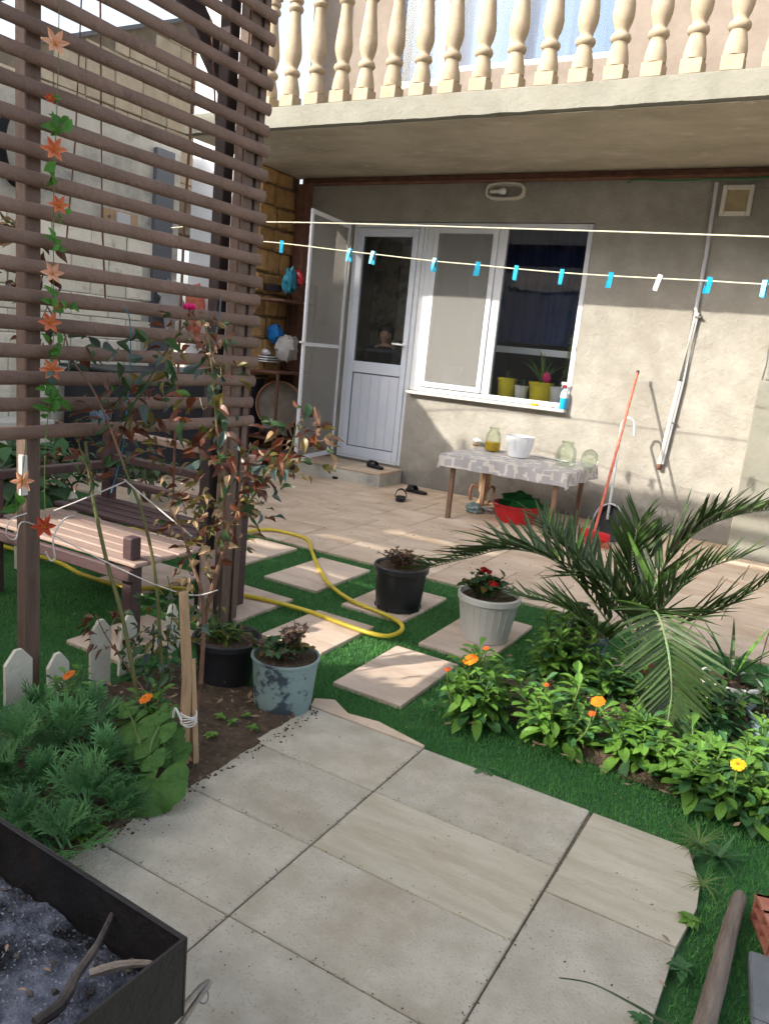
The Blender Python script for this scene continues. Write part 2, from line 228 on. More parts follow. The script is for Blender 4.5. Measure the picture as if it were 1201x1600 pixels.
# ------------------------------------------------------------------ mesh helpers
class MB:
    def __init__(s): s.v = []; s.f = []
    def add(s, vs, fs):
        o = len(s.v); s.v += [tuple(p) for p in vs]; s.f += [tuple(i + o for i in f) for f in fs]; return s
    def box(s, a, b, mtx=None, jit=0.0, bev=0.0):
        """box from corner a to corner b, its long edges chamfered by bev"""
        x0, y0, z0 = a; x1, y1, z1 = b
        if bev:
            e = min(bev, abs(x1 - x0) * .3, abs(y1 - y0) * .3, abs(z1 - z0) * .3); vs = []; 
            for sx in (0, 1):
                for sy in (0, 1):
                    for sz in (0, 1):
                        X = x1 if sx else x0; Y = y1 if sy else y0; Z = z1 if sz else z0
                        dx = -e if sx else e; dy = -e if sy else e; dz = -e if sz else e
                        vs += [(X, Y + dy, Z + dz), (X + dx, Y, Z + dz), (X + dx, Y + dy, Z)]
            def I(sx, sy, sz, k): return (sx * 4 + sy * 2 + sz) * 3 + k
            fs = [(I(0,0,0,0), I(0,0,1,0), I(0,1,1,0), I(0,1,0,0)), (I(1,0,0,0), I(1,1,0,0), I(1,1,1,0), I(1,0,1,0)),
                  (I(0,0,0,1), I(1,0,0,1), I(1,0,1,1), I(0,0,1,1)), (I(0,1,0,1), I(0,1,1,1), I(1,1,1,1), I(1,1,0,1)),
                  (I(0,0,0,2), I(0,1,0,2), I(1,1,0,2), I(1,0,0,2)), (I(0,0,1,2), I(1,0,1,2), I(1,1,1,2), I(0,1,1,2))]
            for p in (0, 1):
                for q in (0, 1):
                    fs += [(I(p,q,0,0), I(p,q,0,1), I(p,q,1,1), I(p,q,1,0)), (I(p,0,q,0), I(p,0,q,2), I(p,1,q,2), I(p,1,q,0)), (I(0,p,q,1), I(0,p,q,2), I(1,p,q,2), I(1,p,q,1))]
                    for r in (0, 1): fs.append((I(p,q,r,0), I(p,q,r,1), I(p,q,r,2)))
        else:
            vs = [(x0,y0,z0),(x1,y0,z0),(x1,y1,z0),(x0,y1,z0),(x0,y0,z1),(x1,y0,z1),(x1,y1,z1),(x0,y1,z1)]
            fs = [(0,3,2,1),(4,5,6,7),(0,1,5,4),(1,2,6,5),(2,3,7,6),(3,0,4,7)]
        if jit: vs = [(x + uni(-jit, jit), y + uni(-jit, jit), z + uni(-jit, jit)) for x, y, z in vs]
        if mtx is not None: vs = [mtx @ Vector(p) for p in vs]
        return s.add(vs, fs)
    def tube(s, pts, rad, n=8, cap=True, flat=1.0):
        pts = [Vector(p) for p in pts]; k = len(pts); r = rad if isinstance(rad, (list, tuple)) else [rad] * k
        vs = []; up = Vector((0, 0, 1))
        for i, p in enumerate(pts):
            d = (pts[min(i + 1, k - 1)] - pts[max(i - 1, 0)]).normalized()
            a = d.cross(up)
            if a.length < 0.05: a = d.cross(Vector((1, 0, 0)))
            a.normalize(); b = d.cross(a).normalized()
            for j in range(n):
                t = 2 * math.pi * j / n; vs.append(p + a * (math.cos(t) * r[i]) + b * (math.sin(t) * r[i] * flat))
        fs = [(i*n+j, i*n+(j+1) % n, (i+1)*n+(j+1) % n, (i+1)*n+j) for i in range(k-1) for j in range(n)]
        if cap: fs += [tuple(range(n))[::-1], tuple((k-1)*n+j for j in range(n))]
        return s.add(vs, fs)
    def lathe(s, prof, c=(0,0,0), n=24, cap=True, wob=0.0, mtx=None):
        vs = []; k = len(prof)
        for i, (r, z) in enumerate(prof):
            for j in range(n):
                t = 2*math.pi*j/n; rr = r * (1 + wob * math.sin(3*t + i)); vs.append((c[0]+rr*math.cos(t), c[1]+rr*math.sin(t), c[2]+z))
        fs = [(i*n+j, i*n+(j+1) % n, (i+1)*n+(j+1) % n, (i+1)*n+j) for i in range(k-1) for j in range(n)]
        if cap: fs += [tuple(range(n))[::-1], tuple((k-1)*n+j for j in range(n))]
        if mtx is not None: vs = [mtx @ Vector(p) for p in vs]
        return s.add(vs, fs)
    def blob(s, c, r, n=10, m=7, amp=0.15, sc=3.0, seed=0):
        c = Vector(c); vs = []; 
        for i in range(m + 1):
            ph = math.pi * i / m
            for j in range(n):
                t = 2*math.pi*j/n; d = Vector((math.sin(ph)*math.cos(t), math.sin(ph)*math.sin(t), math.cos(ph)))
                k = 1 + amp * mnoise.noise(d * sc + Vector((seed, seed*2, 0)))*2
                vs.append(c + Vector((d.x*r[0], d.y*r[1], d.z*r[2])) * k)
        return s.add(vs, [(i*n+j, (i+1)*n+j, (i+1)*n+(j+1) % n, i*n+(j+1) % n) for i in range(m) for j in range(n)])
    def mesh(s, name, m, smooth=True):
        me = bpy.data.meshes.new(name); me.from_pydata(s.v, [], s.f); me.materials.append(m); me.update()
        if smooth: me.shade_smooth(); me.set_sharp_from_angle(angle=math.radians(38))
        return me
    def build(s, name, m, parent=None, smooth=True, loc=None, **k):
        o = link(name, s.mesh(name, m, smooth), parent); 
        if loc is not None: o.location = loc
        for a, b in k.items(): o[a] = b
        return o
def link(name, data, parent=None, mw=None):
    o = bpy.data.objects.new(name, data); COL.objects.link(o)
    if parent is not None: o.parent = parent
    if mw is not None: o.matrix_local = mw
    return o
def thing(name, label, cat, loc=(0,0,0), group=None, rz=0):
    o = bpy.data.objects.new(name, None); COL.objects.link(o); o.empty_display_size = 0.1
    o.location = loc; o.rotation_euler = (0, 0, rz); o['label'] = label; o['category'] = cat
    if group: o['group'] = group
    return o
def tag(o, label, cat, group=None):
    o['label'] = label; o['category'] = cat
    if group: o['group'] = group
    return o
def struct(o): o['kind'] = 'structure'; return o
def stuff(o): o['kind'] = 'stuff'; return o
def frame(p, d, nrm):
    """matrix with local Y along d and local Z near nrm"""
    d = Vector(d).normalized(); n = Vector(nrm); x = d.cross(n)
    if x.length < 1e-4: x = d.orthogonal()
    x.normalize(); z = x.cross(d); return Matrix(((x.x, d.x, z.x, p[0]), (x.y, d.y, z.y, p[1]), (x.z, d.z, z.z, p[2]), (0,0,0,1)))
def smooth_path(pts, n=6):
    P = [Vector(p) for p in pts]; out = []
    for i in range(len(P) - 1):
        a = P[max(i-1,0)]; b = P[i]; c = P[i+1]; d = P[min(i+2, len(P)-1)]
        for k in range(n):
            t = k / n; out.append(0.5*((2*b) + (-a+c)*t + (2*a-5*b+4*c-d)*t*t + (-a+3*b-3*c+d)*t**3))
    out.append(P[-1]); return out
def leaf_profile(kind, w, t):
    if kind == 'spat': return w * (0.22 + 0.78 * math.sin(math.pi * min(1, t**1.7)) if t < 0.97 else 0.12)
    if kind == 'oval': return w * math.sin(math.pi * min(0.985, max(0.04, t**0.85)))
    if kind == 'lance': return w * (min(1, t * 6) * (1 - t)**0.55 + 0.02)
    return w
def leaf_mb(kind='oval', w=0.3, n=6, bend=0.2, cup=0.15, wave=0.0):
    """unit-length leaf along local Y"""
    b = MB(); vs = []
    for i in range(n + 1):
        t = i / n; hw = leaf_profile(kind, w, t) / 2; z = -bend * t * t; y = t * (1 - 0.15*abs(bend)*t)
        wv = wave * math.sin(t * 9) if wave else 0
        vs += [(-hw, y, z + cup * hw * 2 + wv), (0, y, z), (hw, y, z + cup * hw * 2 - wv)]
    fs = []
    for i in range(n):
        a = i * 3; fs += [(a, a+1, a+4, a+3), (a+1, a+2, a+5, a+4)]
    return b.add(vs, fs)
LEAF = {}
def leafmesh(key, kind, w, m, n=6, bend=0.2, cup=0.15, wave=0.0):
    k = (key, kind, m)
    if k not in LEAF: LEAF[k] = [leaf_mb(kind, w, n, bend * uni(0.3, 1.8), cup, wave * uni(.5, 1.5)).mesh('leaf', M[m]) for _ in range(4)]
    return random.choice(LEAF[k])
def put_leaf(me, p, d, nrm, L, parent, name='leaf', wid=1.0):
    mw = frame(p, d, nrm) @ Matrix.Diagonal((L * wid, L, L, 1))
    if parent is not None: mw = Matrix.Translation(-parent_loc(parent)) @ mw
    return link(name, me, parent, mw)
def parent_loc(p):
    v = Vector((0, 0, 0))
    while p is not None: v += p.location; p = p.parent
    return v
def hollow_pot(r0, r1, h, th=0.005, rim=0.006, rimh=0.015):
    """open pot profile, bottom radius r0, top radius r1"""
    return [(r0*.97, 0), (r0, .004), (r1*.99, h-rimh), (r1+rim, h-rimh+.002), (r1+rim, h), (r1-th, h), (r1-th-.001, h-.01), (r0-th, .02)]

# ------------------------------------------------------------------ ground, turf, tiles
g = MB(); g.add([(-60,-60,-.03),(60,-60,-.03),(60,60,-.03),(-60,60,-.03)], [(0,1,2,3)]); struct(g.build('ground', M['ground'], smooth=False))
g = MB(); g.add([(-3.4,-6.6,-.012),(3.2,-6.6,-.012),(3.2,-2.4,-.012),(-3.4,-1.6,-.012)], [(0,1,2,3)]); struct(g.build('turf_backing', M['turfbase'], smooth=False))
# patio
patio = struct(link('patio', None)); 
j = MB(); j.box((-4.2, -2.74, -.02), (3.2, 0.0, -0.001)); struct(j.build('patio_bed', M['grout'], smooth=False))
XS = [-4.2 + .372 * i for i in range(21)]
YS = [-2.80, -2.23, -1.68, -1.13, -0.58, -0.004]
TILE = {}
def tile(parent, x0, y0, x1, y1, top, m, th=.025, gap=.004, jit=.0012):
    w = x1 - x0 - gap; h = y1 - y0 - gap; k = (round(w, 3), round(h, 3), m)
    if k not in TILE: TILE[k] = MB().box((-w/2,-h/2,-th),(w/2,h/2,0), bev=.003).mesh('tile', M[m], smooth=False)
    o = link('tile', TILE[k], parent); o.location = ((x0+x1)/2, (y0+y1)/2, top + uni(-jit, jit)); return o
for r in range(5):
    off = .0 if r % 2 == 0 else .12
    for i in range(20):
        y0 = YS[r]
        tile(patio, XS[i]+off, y0, XS[i+1]+off, YS[r+1], .008, 'patiotile')
steps = [(-1.36,-3.47,-1.02,-2.88),(-.79,-3.52,-.42,-2.94),(-.205,-3.6,.165,-3.08),(.36,-3.80,.70,-3.16),(.95,-3.85,1.28,-3.3),
         (-.79,-4.17,-.425,-3.72),(-.24,-4.22,.10,-3.76),(.30,-4.43,.62,-3.9),(-1.36,-4.2,-1.02,-3.76),(-.78,-4.85,-.44,-4.40),(-1.95,-3.4,-1.6,-2.9)]
sp = struct(link('stepping_tiles', None))
for s in steps: tile(sp, *s, .010, 'steptile', th=.022, jit=.001)
# foreground path, tiles 58 x 33 cm
path = struct(link('path', None))
j = MB(); j.box((.37,-7.4,-.02),(1.73,-4.68,.004)); 
struct(j.build('path_bed', M['grout'], smooth=False))
rows = [-7.31,-6.98,-6.65,-6.32,-5.99,-5.66,-5.33,-5.0,-4.665]
for i in range(8):
    m = 'pathvein' if i == 6 else 'pathtile'
    tile(path, .36 + uni(-.012,.012), rows[i], .838, rows[i+1], .012, 'pathtile', gap=.0035)
    tile(path, .8395, rows[i], 1.4205, rows[i+1], .0125, m, gap=.0035, jit=.0006)
def polytile(parent, pts, top, m):
    b = MB(); n = len(pts); b.add([(x,y,top) for x,y in pts] + [(x,y,top-.025) for x,y in pts], [tuple(range(n))] + [(i,i+n,(i+1)%n+n,(i+1)%n) for i in range(n)])
    return b.build('tile', M[m], parent, smooth=False)
polytile(path, [(1.427,-5.11),(1.752,-5.108),(1.772,-4.93),(1.765,-4.83),(1.735,-4.745),(1.71,-4.672),(1.432,-4.672)], .011, 'pathvein')
polytile(path, [(1.424,-5.66),(1.79,-5.66),(1.748,-5.36),(1.752,-5.117),(1.427,-5.118)], .013, 'pathtile')
polytile(path, [(.36,-4.66),(.832,-4.659),(.832,-4.645),(.62,-4.60),(.50,-4.62),(.40,-4.56),(.335,-4.60)], .0115, 'patiotile')
polytile(path, [(1.424,-6.32),(1.80,-6.32),(1.79,-5.667),(1.424,-5.667)], .012, 'pathtile')
# soil beds with raised crumbly surfaces
def bed(name, outline, h, seed, m='earth', sc=7):
    xs = [p[0] for p in outline]; ys = [p[1] for p in outline]; st = .022
    def inside(x, y):
        c = False; n = len(outline)
        for i in range(n):
            x1, y1 = outline[i]; x2, y2 = outline[(i+1) % n]
            if (y1 > y) != (y2 > y) and x < (x2-x1)*(y-y1)/(y2-y1)+x1: c = not c
        return c
    nx = int((max(xs)-min(xs))/st)+1; ny = int((max(ys)-min(ys))/st)+1; idx = {}; b = MB(); vs = []; fs = []
    def V(i, k):
        if (i, k) not in idx:
            x = min(xs)+i*st; y = min(ys)+k*st; n = mnoise.noise(Vector((x*sc, y*sc, seed)))*.6+mnoise.noise(Vector((x*40, y*40, seed)))*.35
            edge = all(inside(x+dx, y+dy) for dx in (-.035,.035) for dy in (-.035,.035))
            idx[(i, k)] = len(vs); vs.append((x+uni(-.004,.004), y+uni(-.004,.004), (h*(0.75+.7*n)+.004 if edge else -.001)))
        return idx[(i, k)]
    for i in range(nx):
        for k in range(ny):
            if inside(min(xs)+(i+.5)*st, min(ys)+(k+.5)*st): fs.append((V(i,k),V(i+1,k),V(i+1,k+1),V(i,k+1)))
    b.add(vs, fs); return struct(b.build(name, M[m]))
bed('garden_bed', [(-.50,-6.6),(.42,-6.6),(.42,-5.3),(.415,-4.95),(.41,-4.74),(.28,-4.62),(.05,-4.66),(-.12,-4.62),(-.30,-4.7),(-.33,-5.3)], .026, 3)
bed('flower_bed', [(.74,-4.12),(.98,-4.24),(1.3,-4.34),(1.55,-4.38),(1.8,-4.36),(2.3,-4.55),(2.6,-4.2),(2.3,-3.3),(1.6,-3.05),(1.15,-3.4),(.95,-3.7),(.78,-3.95)], .022, 9)
# turf pile: very many short blades (stuff)
def turf():
    rng = np.random.default_rng(5); N = 420000
    # denser near the camera
    x = rng.uniform(-2.9, 2.4, N); y = rng.uniform(-6.3, -2.5, N)
    d = np.sqrt((x-CAMP.x)**2+(y-CAMP.y)**2); keep = rng.random(N) < np.clip(2.6/d, .25, 1)
    def cut(x0,y0,x1,y1): return (x>x0)&(x<x1)&(y>y0)&(y<y1)
    for s in steps: keep &= ~cut(*s)
    keep &= ~(y > -2.80)
    keep &= ~cut(.34,-8,1.77,-4.66); keep &= ~cut(-.36,-8,.36,-4.63)
    x = x[keep]; y = y[keep]; n = len(x); h = rng.uniform(.007,.015,n); a = rng.uniform(0,6.283,n); w = .0017; ln = rng.normal(0,.005,(n,2))
    V = np.zeros((n,3,3)); V[:,0,0]=x-np.cos(a)*w; V[:,0,1]=y-np.sin(a)*w; V[:,1,0]=x+np.cos(a)*w; V[:,1,1]=y+np.sin(a)*w
    V[:,2,0]=x+ln[:,0]; V[:,2,1]=y+ln[:,1]; V[:,2,2]=h-.004; V[:,:2,2]=-.008
    me = bpy.data.meshes.new('turf'); me.vertices.add(n*3); me.vertices.foreach_set('co', V.reshape(-1)); me.loops.add(n*3)
    me.loops.foreach_set('vertex_index', np.arange(n*3)); me.polygons.add(n); me.polygons.foreach_set('loop_start', np.arange(0,n*3,3)); me.polygons.foreach_set('loop_total', np.full(n,3))
    me.update(calc_edges=True); me.materials.append(M['turf']); o = stuff(link('turf', me)); tag(o, 'short green artificial turf between the stepping tiles and the path', 'turf')
turf()

# ------------------------------------------------------------------ the house
house = thing('house', 'grey cement rendered house with a balustraded balcony over a white door and window', 'house')
WT = 0.22
w = MB()
Z1 = 2.97; OPL, OPR, OPT, WB = -2.68, -0.225, 2.555, 0.955
w.box((-3.35, 0, -.05), (OPL, WT, Z1)); w.box((OPL, 0, OPT), (OPR, WT, Z1)); w.box((OPR, 0, -.05), (3.4, WT, Z1)); w.box((-1.885, 0, -.05), (OPR, WT, WB)); w.box((OPL, .012, -.05), (-1.885, WT, .17))
w.build('wall', M['render'], house, smooth=False)
# plaster crack and paint seam near the right corner, shallow recessed line
u = MB(); UO = (-2.40, -1.84, 3.80, 4.9, -1.79, -.215, 3.86, 4.9)
u.box((-3.35, 0, Z1+.001), (-2.40, WT, 6.2)); u.box((-2.40, 0, Z1+.001), (-1.84, WT, 3.76)); u.box((-1.84, 0, Z1+.001), (-.215, WT, 3.86)); u.box((-.215, 0, Z1+.001), (3.4, WT, 6.2)); u.box((-2.40, 0, 5.2), (-.215, WT, 6.2)); u.box((-1.84, 0, 3.86), (-1.80, WT, 5.2))
u.build('upper_wall', M['upper'], house, smooth=False)
# left flank of the upper floor and the roof slab
MB().box((-3.40, WT, -.05), (-3.15, 4.0, 6.2)).build('side_wall', M['render'], house, smooth=False)
MB().box((-3.6, -.35, 6.201), (3.6, 4.2, 6.4), bev=.01).build('roof', M['slab'], house, smooth=False)
# balcony slab: irregular front lip, rough soffit
s = MB(); n = 90; vs = []; X0, X1, YF, ZB, ZT = -3.42, 3.3, -1.62, 2.97, 3.14
for i in range(n + 1):
    x = X0 + (X1 - X0) * i / n; e = lambda k, a: a * mnoise.noise(Vector((x * 7, k, 0)))
    vs += [(x, 0.0, ZB), (x, YF + .02, ZB + e(1, .006)), (x, YF + e(2, .004), ZB + .012 + e(3, .008)), (x, YF + e(4, .004), ZT - .01 + e(5, .004)), (x, YF + .015, ZT), (x, 0.0, ZT)]
fs = [(i*6+k, i*6+(k+1) % 6, (i+1)*6+(k+1) % 6, (i+1)*6+k) for i in range(n) for k in range(6)] + [tuple(range(6)), tuple(n*6+k for k in range(6))[::-1]]
s.add(vs, fs); sb = s.build('balcony_slab', M['slab'], house)
MB().box((X0+.02, YF+.03, ZB-.006), (X1, -.002, ZB-.001)).build('soffit_plaster', M['soffit'], sb, smooth=False)
# balusters
prof = [(.040,.085),(.058,.09),(.059,.12),(.054,.16),(.046,.20),(.040,.225),(.040,.232),(.052,.242),(.057,.258),(.052,.276),(.040,.286),(.036,.296),(.038,.31),(.048,.34),(.056,.375),(.058,.41),(.055,.45),(.050,.50),(.044,.56),(.038,.62),(.035,.68),(.035,.695),(.046,.703),(.052,.72),(.046,.738),(.037,.748),(.036,.756),(.046,.764),(.050,.78),(.045,.798),(.040,.81)]
b = MB(); b.box((-.064,-.064,0),(.064,.064,.088), bev=.004); b.lathe([(r_*1.17, z_) for r_, z_ in prof], n=20); b.box((-.052,-.052,.808),(.052,.052,.87), bev=.004)
bme = b.mesh('baluster', M['baluster'])
bx = [-2.86, -2.62, -2.40, -2.155, -1.92, -1.70, -1.46, -1.22, -.985, -.745, -.50, -.265, -.03, .20, .435, .67, .90, 1.13, 1.37, 1.61, 1.85, 2.09]
for x in bx:
    o = link('baluster', bme, house); o.location = (x + .035, -1.545, ZT - .002); o.rotation_euler = (uni(-.006,.006), uni(-.006,.006), uni(-.05,.05))
MB().box((-3.0, -1.63, ZT + .868), (3.3, -1.46, ZT + .97), bev=.012).build('handrail', M['baluster'], house, smooth=False)
# upstairs door and window
def pane_frame(parent, x0, x1, z0, z1, y, wdt, dep, name='window_frame', m='pvc', sill=None):
    f = MB(); a = wdt
    f.box((x0, y, z0), (x0+a, y+dep, z1), bev=.004); f.box((x1-a, y, z0), (x1, y+dep, z1), bev=.004)
    f.box((x0+a+.0005, y+.001, z0), (x1-a-.0005, y+dep-.001, z0+(sill or a)), bev=.004); f.box((x0+a+.0005, y+.001, z1-a), (x1-a-.0005, y+dep-.001, z1), bev=.004)
    return f.build(name, M[m], parent, smooth=False)
ud = pane_frame(house, -2.395, -1.845, 3.765, 5.19, .03, .065, .06, 'balcony_door', 'pvc')
MB().box((-2.33, .055, 3.84), (-1.91, .062, 5.12)).build('pane', M['glass_blue'], ud, smooth=False)
MB().box((-2.28, .16, 3.80), (-1.91, .17, 5.12)).build('curtain', M['curtain'], ud, smooth=False)
MB().box((-2.16, .05, 3.83), (-2.12, .075, 5.12)).build('gasket', M['gasket'], ud, smooth=False)
for (x0, x1) in ((-1.795, -1.17), (-1.165, -.22)):
    uw = pane_frame(house, x0, x1, 3.865, 5.19, .03, .05, .06, 'window', 'pvc')
    MB().box((x0+.05, .055, 3.92), (x1-.05, .062, 5.14)).build('pane', M['glass_blue'], uw, smooth=False)
    MB().box((x0+.03, .16, 3.86), (x1-.03, .17, 5.18)).build('curtain', M['curtain'], uw, smooth=False)
MB().box((-2.4, .19, 3.7), (-.2, .2, 5.2)).build('room_backing', M['roomwall'], house, smooth=False)
# brown timber and pipe under the ceiling
MB().box((-3.30, -.05, 2.895), (3.3, -.001, 2.962), bev=.006).build('wall_beam', M['rust'], house, smooth=False)
MB().tube([(-3.2,-.075,2.905),(-1,-.075,2.90),(.8,-.08,2.905),(3,-.075,2.90)], .016, 8).build('pipe', M['rust'], house)
MB().tube(smooth_path([(.02,-.06,2.862),(.1,-.10,2.875),(.4,-.105,2.862),(.72,-.1,2.87),(.95,-.1,2.868),(1.3,-.1,2.885),(2.4,-.1,2.90)]), .006, 6).build('cable', M['cable'], house)
# vertical brown post in the corner
MB().box((-3.33, -.12, .0), (-3.20, -.002, 2.895), bev=.006).build('corner_post', M['rust'], house, smooth=False)
# wall conduit, bent slightly, with plastic sleeve
c = MB(); c.tube([(.705,-.022,2.86),(.72,-.022,2.3),(.713,-.022,1.86)], .0165, 10); c.build('conduit', M['greypl'], house)
c = MB(); c.tube([(.713,-.03,1.88),(.69,-.03,1.3),(.638,-.032,.60)], .019, 12); cp = c.build('conduit', M['whitepot'], house)
MB().tube([(.738,-.026,1.86),(.712,-.026,1.3),(.66,-.028,.60)], .011, 8).build('conduit_sleeve', M['greypl'], house)
MB().blob((.637,-.035,.575), (.022,.02,.03), amp=.1).build('conduit_end', M['rust'], house)
for z, x in ((1.82,.735), (.95,.678)): MB().box((x-.03,-.045,z),(x+.03,-.003,z+.012)).build('pipe_clip', M['steel'], house, smooth=False)
# vent
v = thing('vent_cover', 'square white framed vent with a grimy brown filter high on the wall', 'vent', (.875, -.001, 2.725))
f = MB(); a = .115
f.box((-a,-.03,-a),(-a+.035,0,a),bev=.004); f.box((a-.035,-.03,-a),(a,0,a),bev=.004); f.box((-a+.036,-.029,-a),(a-.036,-.001,-a+.035),bev=.004); f.box((-a+.036,-.029,a-.035),(a-.036,-.001,a),bev=.004)
f.build('vent_frame', M['cream'], v, smooth=False); MB().box((-.08,-.012,-.08),(.08,-.002,.08)).build('filter', M['plasterdark'], v, smooth=False)
# oval lamp
l = thing('wall_lamp', 'oval white wall lamp with a bare bulb under the balcony', 'lamp', (-1.07, -.001, 2.815))
def oval(rx, rz, y0, y1, n=36, inner=None):
    b = MB(); vs = []
    def ring(rx, rz, y):
        for j in range(n):
            t = 2*math.pi*j/n; c, s_ = math.cos(t), math.sin(t); p = 2/3.2
            vs.append((rx*abs(c)**p*(1 if c>0 else -1), y, rz*abs(s_)**p*(1 if s_>0 else -1)))
    ring(rx, rz, y0); ring(rx, rz, y1)
    fs = [(j, (j+1)%n, n+(j+1)%n, n+j) for j in range(n)]
    if inner: ring(rx-inner, rz-inner, y1); ring(rx-inner, rz-inner, y0-.001); fs += [(n+j, n+(j+1)%n, 2*n+(j+1)%n, 2*n+j) for j in range(n)] + [(2*n+j, 2*n+(j+1)%n, 3*n+(j+1)%n, 3*n+j) for j in range(n)] + [tuple(3*n+j for j in range(n))]
    else: fs.append(tuple(n+j for j in range(n)))
    return b.add(vs, fs)
oval(.185,.075,0,-.045,inner=.018).build('lamp_base', M['cream'], l); oval(.155,.045,-.006,-.010).build('reflector', M['steel'], l)
MB().tube([(-.14,-.03,0),(-.06,-.032,0)], .018, 10).build('socket', M['cream'], l); MB().tube([(-.07,-.032,0),(-.045,-.032,0),(-.02,-.032,0),(.0,-.032,0),(.012,-.032,0)], [.016,.026,.032,.026,.01], 12).build('bulb', M['white'], l)

# ground-floor door unit
door = pane_frame(house, -2.672, -1.875, .175, 2.55, .015, .05, .06, 'door', 'pvc')
f = MB(); x0, x1, z0, z1 = -2.618, -1.93, .20, 2.495
f.box((x0,.005,z0),(x0+.065,.06,z1),bev=.006); f.box((x1-.06,.005,z0),(x1,.06,z1),bev=.006)
f.box((x0+.066,.006,z1-.08),(x1-.061,.059,z1),bev=.006); f.box((x0+.066,.006,z0),(x1-.061,.059,.30),bev=.006); f.box((x0+.066,.006,1.07),(x1-.061,.059,1.185),bev=.006)
f.build('door_leaf', M['doorleaf'], door, smooth=False)
for i in range(5):
    xa = x0+.074+i*.1095; MB().box((xa,.022,.308),(xa+.107,.045,1.062),bev=.003).build('door_panel', M['doorleaf'], door, smooth=False)
g2 = MB(); 
for a_ in ((x0+.067,.302,x0+.073,1.068),(x1-.067,.302,x1-.062,1.068)): g2.box((a_[0],.016,a_[1]),(a_[2],.03,a_[3]))
g2.box((x0+.073,.016,.3015),(x1-.067,.03,.307)); g2.box((x0+.073,.016,1.063),(x1-.067,.03,1.0685)); g2.build('gasket', M['gasket'], door, smooth=False)
MB().box((x0+.066,.028,1.186),(x1-.061,.034,2.414)).build('pane', M['glass'], door, smooth=False)
h = MB(); h.box((-1.972,-.006,1.26),(-1.945,.004,1.46),bev=.005); h.tube([(-1.958,-.005,1.385),(-1.958,-.05,1.385)], .009, 8); h.tube([(-1.952,-.05,1.385),(-2.075,-.05,1.39)], .0105, 8); h.build('handle', M['white'], door)
MB().box((x0,.0,.177),(x1,.05,.198)).build('threshold', M['pvc'], door, smooth=False)

# ground-floor window unit: post, screened sash, mullion, fixed pane
win = pane_frame(house, -1.872, -.232, .958, 2.55, .02, .045, .06, 'window', 'pvc')
MB().box((-1.826,.015,1.004),(-1.755,.075,2.504),bev=.005).build('window_post', M['pvc'], win, smooth=False)
MB().box((-1.095,.014,1.004),(-1.015,.075,2.504),bev=.005).build('mullion', M['pvc'], win, smooth=False)
sash = pane_frame(win, -1.752, -1.098, 1.006, 2.502, .0, .052, .05, 'sash', 'pvc')
scr = MB(); scr.box((-1.70,-.004,1.06),(-1.15,-.003,2.45)); scr.build('insect_screen', M['mesh'], win, smooth=False)
MB().box((-1.70,.03,1.058),(-1.15,.036,2.45)).build('pane', M['glass'], win, smooth=False)
MB().box((-1.014,.035,1.004),(-.278,.041,2.504)).build('pane', M['glass'], win, smooth=False)
MB().box((-1.8,.10,.93),(-.24,.42,.965),bev=.004).build('inner_sill', M['pvc'], win, smooth=False)
MB().box((-1.86,-.075,.925),(-.24,.018,.954),bev=.006).build('sill', M['whitepot'], win, smooth=False)
for x in (-1.80, -1.06, -.25):
    for z in (2.52, 1.5): MB().box((x-.012,.008,z-.02),(x+.012,.018,z+.02)).build('hinge', M['pvc'], win, smooth=False)
# insect-screen door standing open, hinged on the left of the door
hx = -2.70; hy = -.02; ang = math.atan2(-.66, -.52); Ld = .66
sd = thing('screen_door', 'white framed insect screen door standing open left of the house door', 'screen door', (hx, hy, .19), rz=math.atan2(-.83,.115))
def sdpos(name, a, b, m, bev=.004): return MB().box(a, b, bev=bev).build(name, M[m], sd, smooth=False)
Ld = .835; H = 2.33
sdpos('stile', (0,-.012,0), (.04,.012,H), 'pvc'); sdpos('stile', (Ld-.04,-.012,0), (Ld,.012,H), 'pvc')
sdpos('rail', (.0405,-.011,0), (Ld-.0405,.011,.045), 'pvc'); sdpos('rail', (.0405,-.011,H-.04), (Ld-.0405,.011,H), 'pvc'); sdpos('rail', (.0405,-.011,1.10), (Ld-.0405,.011,1.135), 'pvc')
sdpos('insect_screen', (.04,-.001,.045), (Ld-.04,.0,1.10), 'mesh', 0); sdpos('insect_screen', (.04,-.001,1.135), (Ld-.04,.0,H-.04), 'mesh', 0)
sdpos('handle', (Ld-.005,-.02,1.12), (Ld+.03,.01,1.14), 'pvc')
# doorstep
st = thing('doorstep', 'low concrete doorstep with a tiled top below the white door', 'step', (-2.35, -.21, .008))
MB().box((-.52,-.23,0),(.50,.205,.118), jit=.003).build('step_body', M['concrete'], st, smooth=False)
MB().box((-.53,-.24,.119),(.03,.206,.143), bev=.003).build('tile', M['patiotile'], st, smooth=False); MB().box((.034,-.24,.119),(.51,.206,.143), bev=.003).build('tile', M['patiotile'], st, smooth=False)
# pier at the right-hand corner with a ledge
pr = thing('wall_pier', 'pale rendered pier with a narrow ledge at the right end of the wall', 'pier', (1.31, 0, 0))
pb = MB(); pb.box((0,-.43,-.03),(2.2,-.001,1.37), bev=.01); pb.build('pier_body', M['slab'], pr, smooth=False)
MB().box((.03,-.36,1.371),(2.2,-.001,2.9), bev=.01).build('pier_top', M['slab'], pr, smooth=False)
# crack
cr = MB(); cr.tube([(1.30+.006*math.sin(k*2.1),-.004,2.6-.11*k) for k in range(22)], .0028, 5); cr.build('crack', M['gasket'], house)

